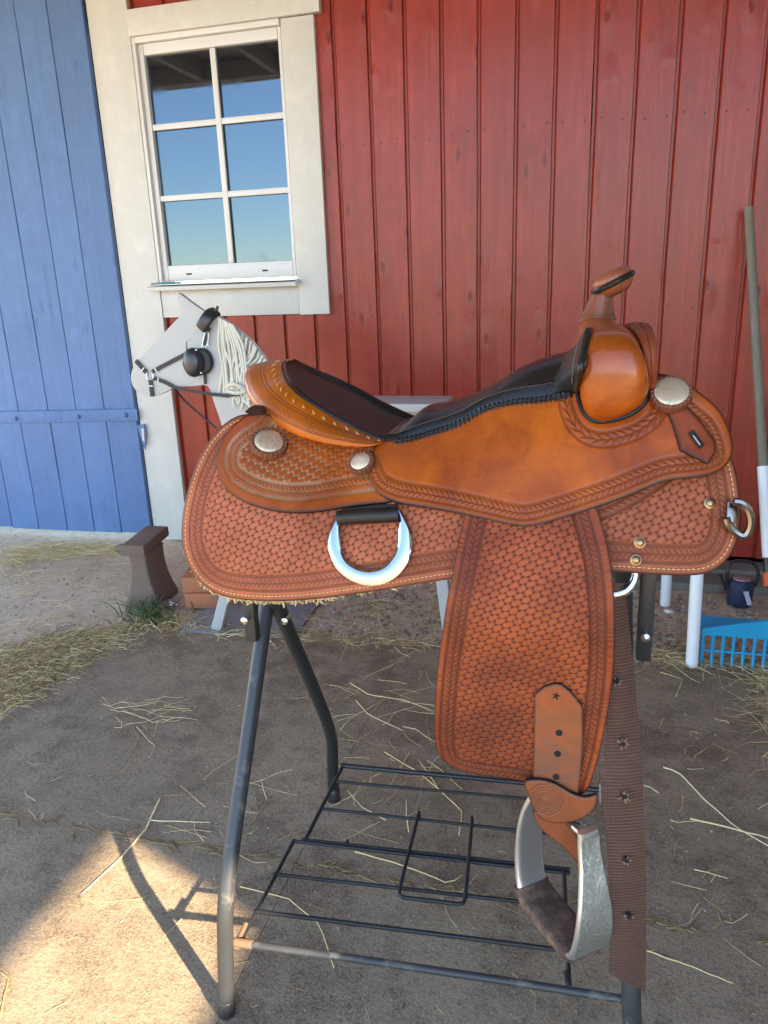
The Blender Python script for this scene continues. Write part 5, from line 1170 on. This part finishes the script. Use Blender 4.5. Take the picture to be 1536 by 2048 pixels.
MB().tube(spline(np.vstack([P([(374, 682)], HY - .04), P([(384, 676)], HY - .03), P([(390, 664)], HY - .03), P([(393, 655)], HY - .03)]), 10), .0009, 5).build('cable', M['steel'], ear)
MB().tube([P1(432, 628, HY), P1(434, 618, HY), P1(435, 612, HY)], [.0035, .0045, .0048], 7).build('tab', M['plastic_black'], ear)

# ================================================================== SMALL THINGS
# knife on the window sill
kn = thing('utility_knife', (-1.66, 2.93, 1.1375), 'thin blade tool with teal handle lying on the white window sill', 'knife')
MB().box((-1.67, 2.932, 1.1425), (.11, .014, .008), None, .002).build('handle', M['teal'], kn); MB().box((-1.738, 2.932, 1.142), (.03, .012, .006), None, .0015).build('butt', M['oldwood'], kn)
fixn(MB().prism([(-1.615, 2.926, 1.1385), (-1.615, 2.938, 1.1385), (-1.40, 2.934, 1.1385), (-1.39, 2.93, 1.1385)], (0, 0, .0025)).build('blade', M['steel'], kn, False))

# manure fork leaning on the wall
fk = thing('manure_fork', (.62, 2.3, 0), 'blue plastic manure fork with grey wooden handle leaning against the red wall', 'fork')
top, bot = P1(1497, 416, 2.93), np.array([.668, 2.35, .18]); tb = P1(1537, 1120, 2.50)
def hpt(px_y):  # point on the handle at picture height
    t = np.linspace(0, 1, 400); L = top + (tb - top) * t[:, None] * 1.25; d = []
    for p in L:
        c = RM.T @ (p - C0); d.append(CY - FPX * c[1] / -c[2])
    return L[int(np.argmin(np.abs(np.array(d) - px_y)))]
MB().tube(resample([top, hpt(938)], n=14), .0150, 14).build('handle', M['handle'], fk)
MB().tube(resample([hpt(932), hpt(1116)], n=8), .0185, 16).build('grip_sleeve', M['plastic_white'], fk)
MB().tube(resample([hpt(1112), hpt(1148)], n=5), .0165, 14).build('socket', M['plastic_black'], fk); MB().tube(resample([hpt(1146), hpt(1172)], n=4), .020, 14).build('collar', M['orange'], fk); 
hc = G1(1560, 1330, .0); hY = G1(1395, 1330)[1]
MB().tube(resample([hpt(1168), np.array([.69, hY + .12, .10])], n=6), .016, 14).build('socket', M['plastic_black'], fk)
FL, FR, nt_ = P1(1397, 1330, hY)[0], P1(1397, 1330, hY)[0] + .40, 15
def fz(x): return .118 + .045 * (1 - abs((x - (FL + FR) / 2) / .2)) 
pf = [(FL, hY, .098), (FL, hY, .118)] + [(x, hY, fz(x)) for x in np.linspace(FL + .03, FR - .03, 9)] + [(FR, hY, .118), (FR, hY, .098)]
fixn(MB().prism(pf, (0, .012, 0)).build('head', M['plastic_blue'], fk, False)); MB().box(((FL + FR) / 2, hY + .006, .048), (FR - FL, .008, .006), None, .001).build('cross_bar', M['plastic_blue'], fk)
fixn(MB().prism([(FL, hY + .01, .104), (FL, hY + .085, .115), (FR, hY + .085, .115), (FR, hY + .01, .104)], (0, 0, .006)).build('basket_floor', M['plastic_blue'], fk, False))
for i in range(nt_):
    x = FL + .006 + (FR - FL - .012) * i / (nt_ - 1); MB().tube([(x, hY + .005, .102), (x, hY + .004, .05), (x, hY - .001, .016), (x, hY - .012, .002)], [.0052, .0052, .0046, .003], 6).build('tine', M['plastic_blue'], fk)

# white stool
sto = thing('plastic_stool', (.2, 2.3, 0), 'white plastic stool with round legs partly hidden behind the saddle skirt', 'stool')
c1, c2 = G1(1383, 1333), G1(1330, 1212)
MB().box(((c1[0] - .30 + c1[0]) / 2, (c1[1] + c2[1]) / 2, .445), (.34, .50, .03), None, .012).build('seat', M['plastic_white'], sto)
for x in (c1[0], c1[0] - .27):
    for c in (c1, c2):
        bt = np.array([x if x == c1[0] else x, c[1], 0]) ; bt[0] += (c[0] - c1[0]); tp = bt + np.array([-.012 if x == c1[0] else .012, -.0 if c is c1 else -.03, .44])
        MB().tube([bt, bt + (tp - bt) * .01, bt + (tp - bt) * .03, tp], [.013, .0165, .0172, .0178], 18).build('leg', M['plastic_white'], sto)

# anvil made of a rail end, bricks, chain
av = thing('anvil', (-1.56, 2.35, 0), 'rusty brown anvil cut from rail standing by the blue door', 'anvil')
aY = 2.28
def ring4(cx_, cy_, hx, hy, z, dz=0): return [(cx_ - hx, cy_ - hy, z), (cx_ + hx, cy_ - hy, z), (cx_ + hx, cy_ + hy, z + dz), (cx_ - hx, cy_ + hy, z + dz)]
ca = G1(284, 1210); ax_, ay_ = ca[0], ca[1] + .075
yw = math.radians(3); cwv, swv = math.cos(yw), math.sin(yw)
def rotp(r): return [(ax_ + (x - ax_) * cwv - (y - ay_) * swv, ay_ + (x - ax_) * swv + (y - ay_) * cwv, z) for x, y, z in r]
prof_ = [(.068, .080, -.012), (.066, .080, .010), (.054, .076, .04), (.040, .072, .085), (.033, .070, .14), (.033, .070, .185), (.038, .072, .200)]
o = MB().loft([rotp(ring4(ax_, ay_, hx, hy, z)) for hx, hy, z in prof_], True, True).build('body', M['rust'], av, False); bevel_obj(fixn(o), .010, 3)
o = MB().loft([rotp([(ax_ - hx, ay_ - .095, z), (ax_ + hx, ay_ - .095, z), (ax_ + hx, ay_ + .10, z + .012), (ax_ - hx, ay_ + .10, z + .012)]) for hx, z in ((.040, .200), (.045, .206), (.045, .236), (.042, .240))], True, True).build('top_plate', M['rust'], av, False); bevel_obj(fixn(o), .004)
h0 = np.array(rotp([(ax_ - .04, ay_ - .055, .216)])[0]); h1 = np.array(rotp([(ax_ - .085, ay_ - .06, .214)])[0]); MB().tube([h0, (h0 + h1) / 2, h1], [.019, .0175, .013], 12).build('horn', M['rust'], av)
def brick(c, size, yaw_, label):
    ca_, sa_ = math.cos(yaw_), math.sin(yaw_); o = MB().box(c, size, np.array([[ca_, -sa_, 0], [sa_, ca_, 0], [0, 0, 1]]), .004).build('brick', M['brick'], None, True); tag(o, label, 'brick', 'orange bricks by the anvil'); return o
bx = G1(375, 1213); brick((bx[0] + .045, bx[1] + .10, .029), (.125, .22, .058), .18, 'lower orange brick of the two beside the anvil')
brick((bx[0] + .027, bx[1] + .11, .0875), (.12, .22, .058), .24, 'upper orange brick of the two beside the anvil')
ch = thing('chain', G1(332, 1208), 'small heap of grey steel chain between anvil and bricks', 'chain')
for i in range(16):
    c = G1(322 + (i % 8) * 3.4 + rng.normal(0, 2), 1210 - (i // 8) * 6 + rng.normal(0, 2), .004 + .008 * rng.random()); an = rng.uniform(0, 3.14); tl = rng.uniform(-.9, .9)
    u_ = np.array([math.cos(an), math.sin(an), 0]); v_ = np.array([-math.sin(an) * math.cos(tl), math.cos(an) * math.cos(tl), math.sin(tl)]); MB().tube([c + u_ * .012 * math.cos(q) + v_ * .007 * math.sin(q) for q in np.linspace(0, 6.283, 13)[:-1]], .0021, 6, closed=True).build('link', M['steel'], ch)

# planks lying along the foot of the wall, dark blue can with handle, scraps
for k, (y0, y1, z0, z1, lab) in enumerate(((2.86, 2.965, -.012, .036, 'weathered grey plank lying against the foot of the red wall'), (2.735, 2.845, -.012, .022, 'lower weathered grey plank lying in front of the other plank'))):
    o = MB().box((.55, (y0 + y1) / 2, (z0 + z1) / 2), (1.5, y1 - y0, z1 - z0), None, .003).build('grey_plank', M['oldwood'], None); o.rotation_euler = (0, 0, 0); tag(o, lab, 'plank', 'grey planks at the wall foot')
cn = thing('blue_can', G1(1483, 1215), 'dark blue round can with black wire handle beside the blue fork', 'can')
cc_ = G1(1482, 1213) + np.array([0, .04, 0]); cz = cc_.copy(); tl = np.array([.04, .05, 1]) ; tl /= np.linalg.norm(tl)
MB().lathe(cz, tl, [(.036, -.01), (.040, .0), (.041, .05), (.039, .075), (.034, .082), (.030, .083), (.028, .078), (.001, .078)], 24, ref=(1, 0, 0)).build('body', M['navy'], cn, True, sharp=40)
MB().lathe(cz + tl * .083, tl, [(.029, 0), (.029, .006), (.022, .008), (.001, .0085)], 20, ref=(1, 0, 0)).build('lid', simple('dusty_pink_lid', (.33, .22, .23), .5), cn)
fixn(MB().prism([cz + np.array(q) for q in ((.002, -.0425, .055), (.018, -.041, .057), (.034, -.0385, .008), (.020, -.0415, .006))], (0, .004, 0)).build('label_band', simple('pale_label', (.5, .5, .58), .5), cn, False))
hd = [cz + np.array(q) for q in ((-.042, 0, .06), (-.046, .0, .11), (-.030, .01, .145), (.030, .01, .145), (.052, 0, .11), (.044, 0, .06))]; MB().tube(spline(hd, 24), .006, 8).build('handle', M['plastic_black'], cn); hd2 = [cz + np.array(q) for q in ((-.07, .0, .10), (-.052, .0, .06), (-.044, 0, .04))]; MB().tube(spline(hd2, 10), .005, 8).build('spout', M['plastic_black'], cn)
for q, s_, lab in (((1337, 1226), .022, 'crumpled white scrap beside the rear stool leg'), ((1366, 1222), .016, 'small grey scrap between the two stool legs')):
    c = G1(*q); vs_ = IV * s_ * rng.uniform(.5, 1.2, (12, 1)) * np.array([1, .7, .45]) + c + (0, 0, s_ * .3); o = mk('scrap', vs_, IF, M['plastic_white'] if 'white' in lab else M['slab'], None, False); tag(o, lab, 'scrap')
bpy.context.view_layer.update()
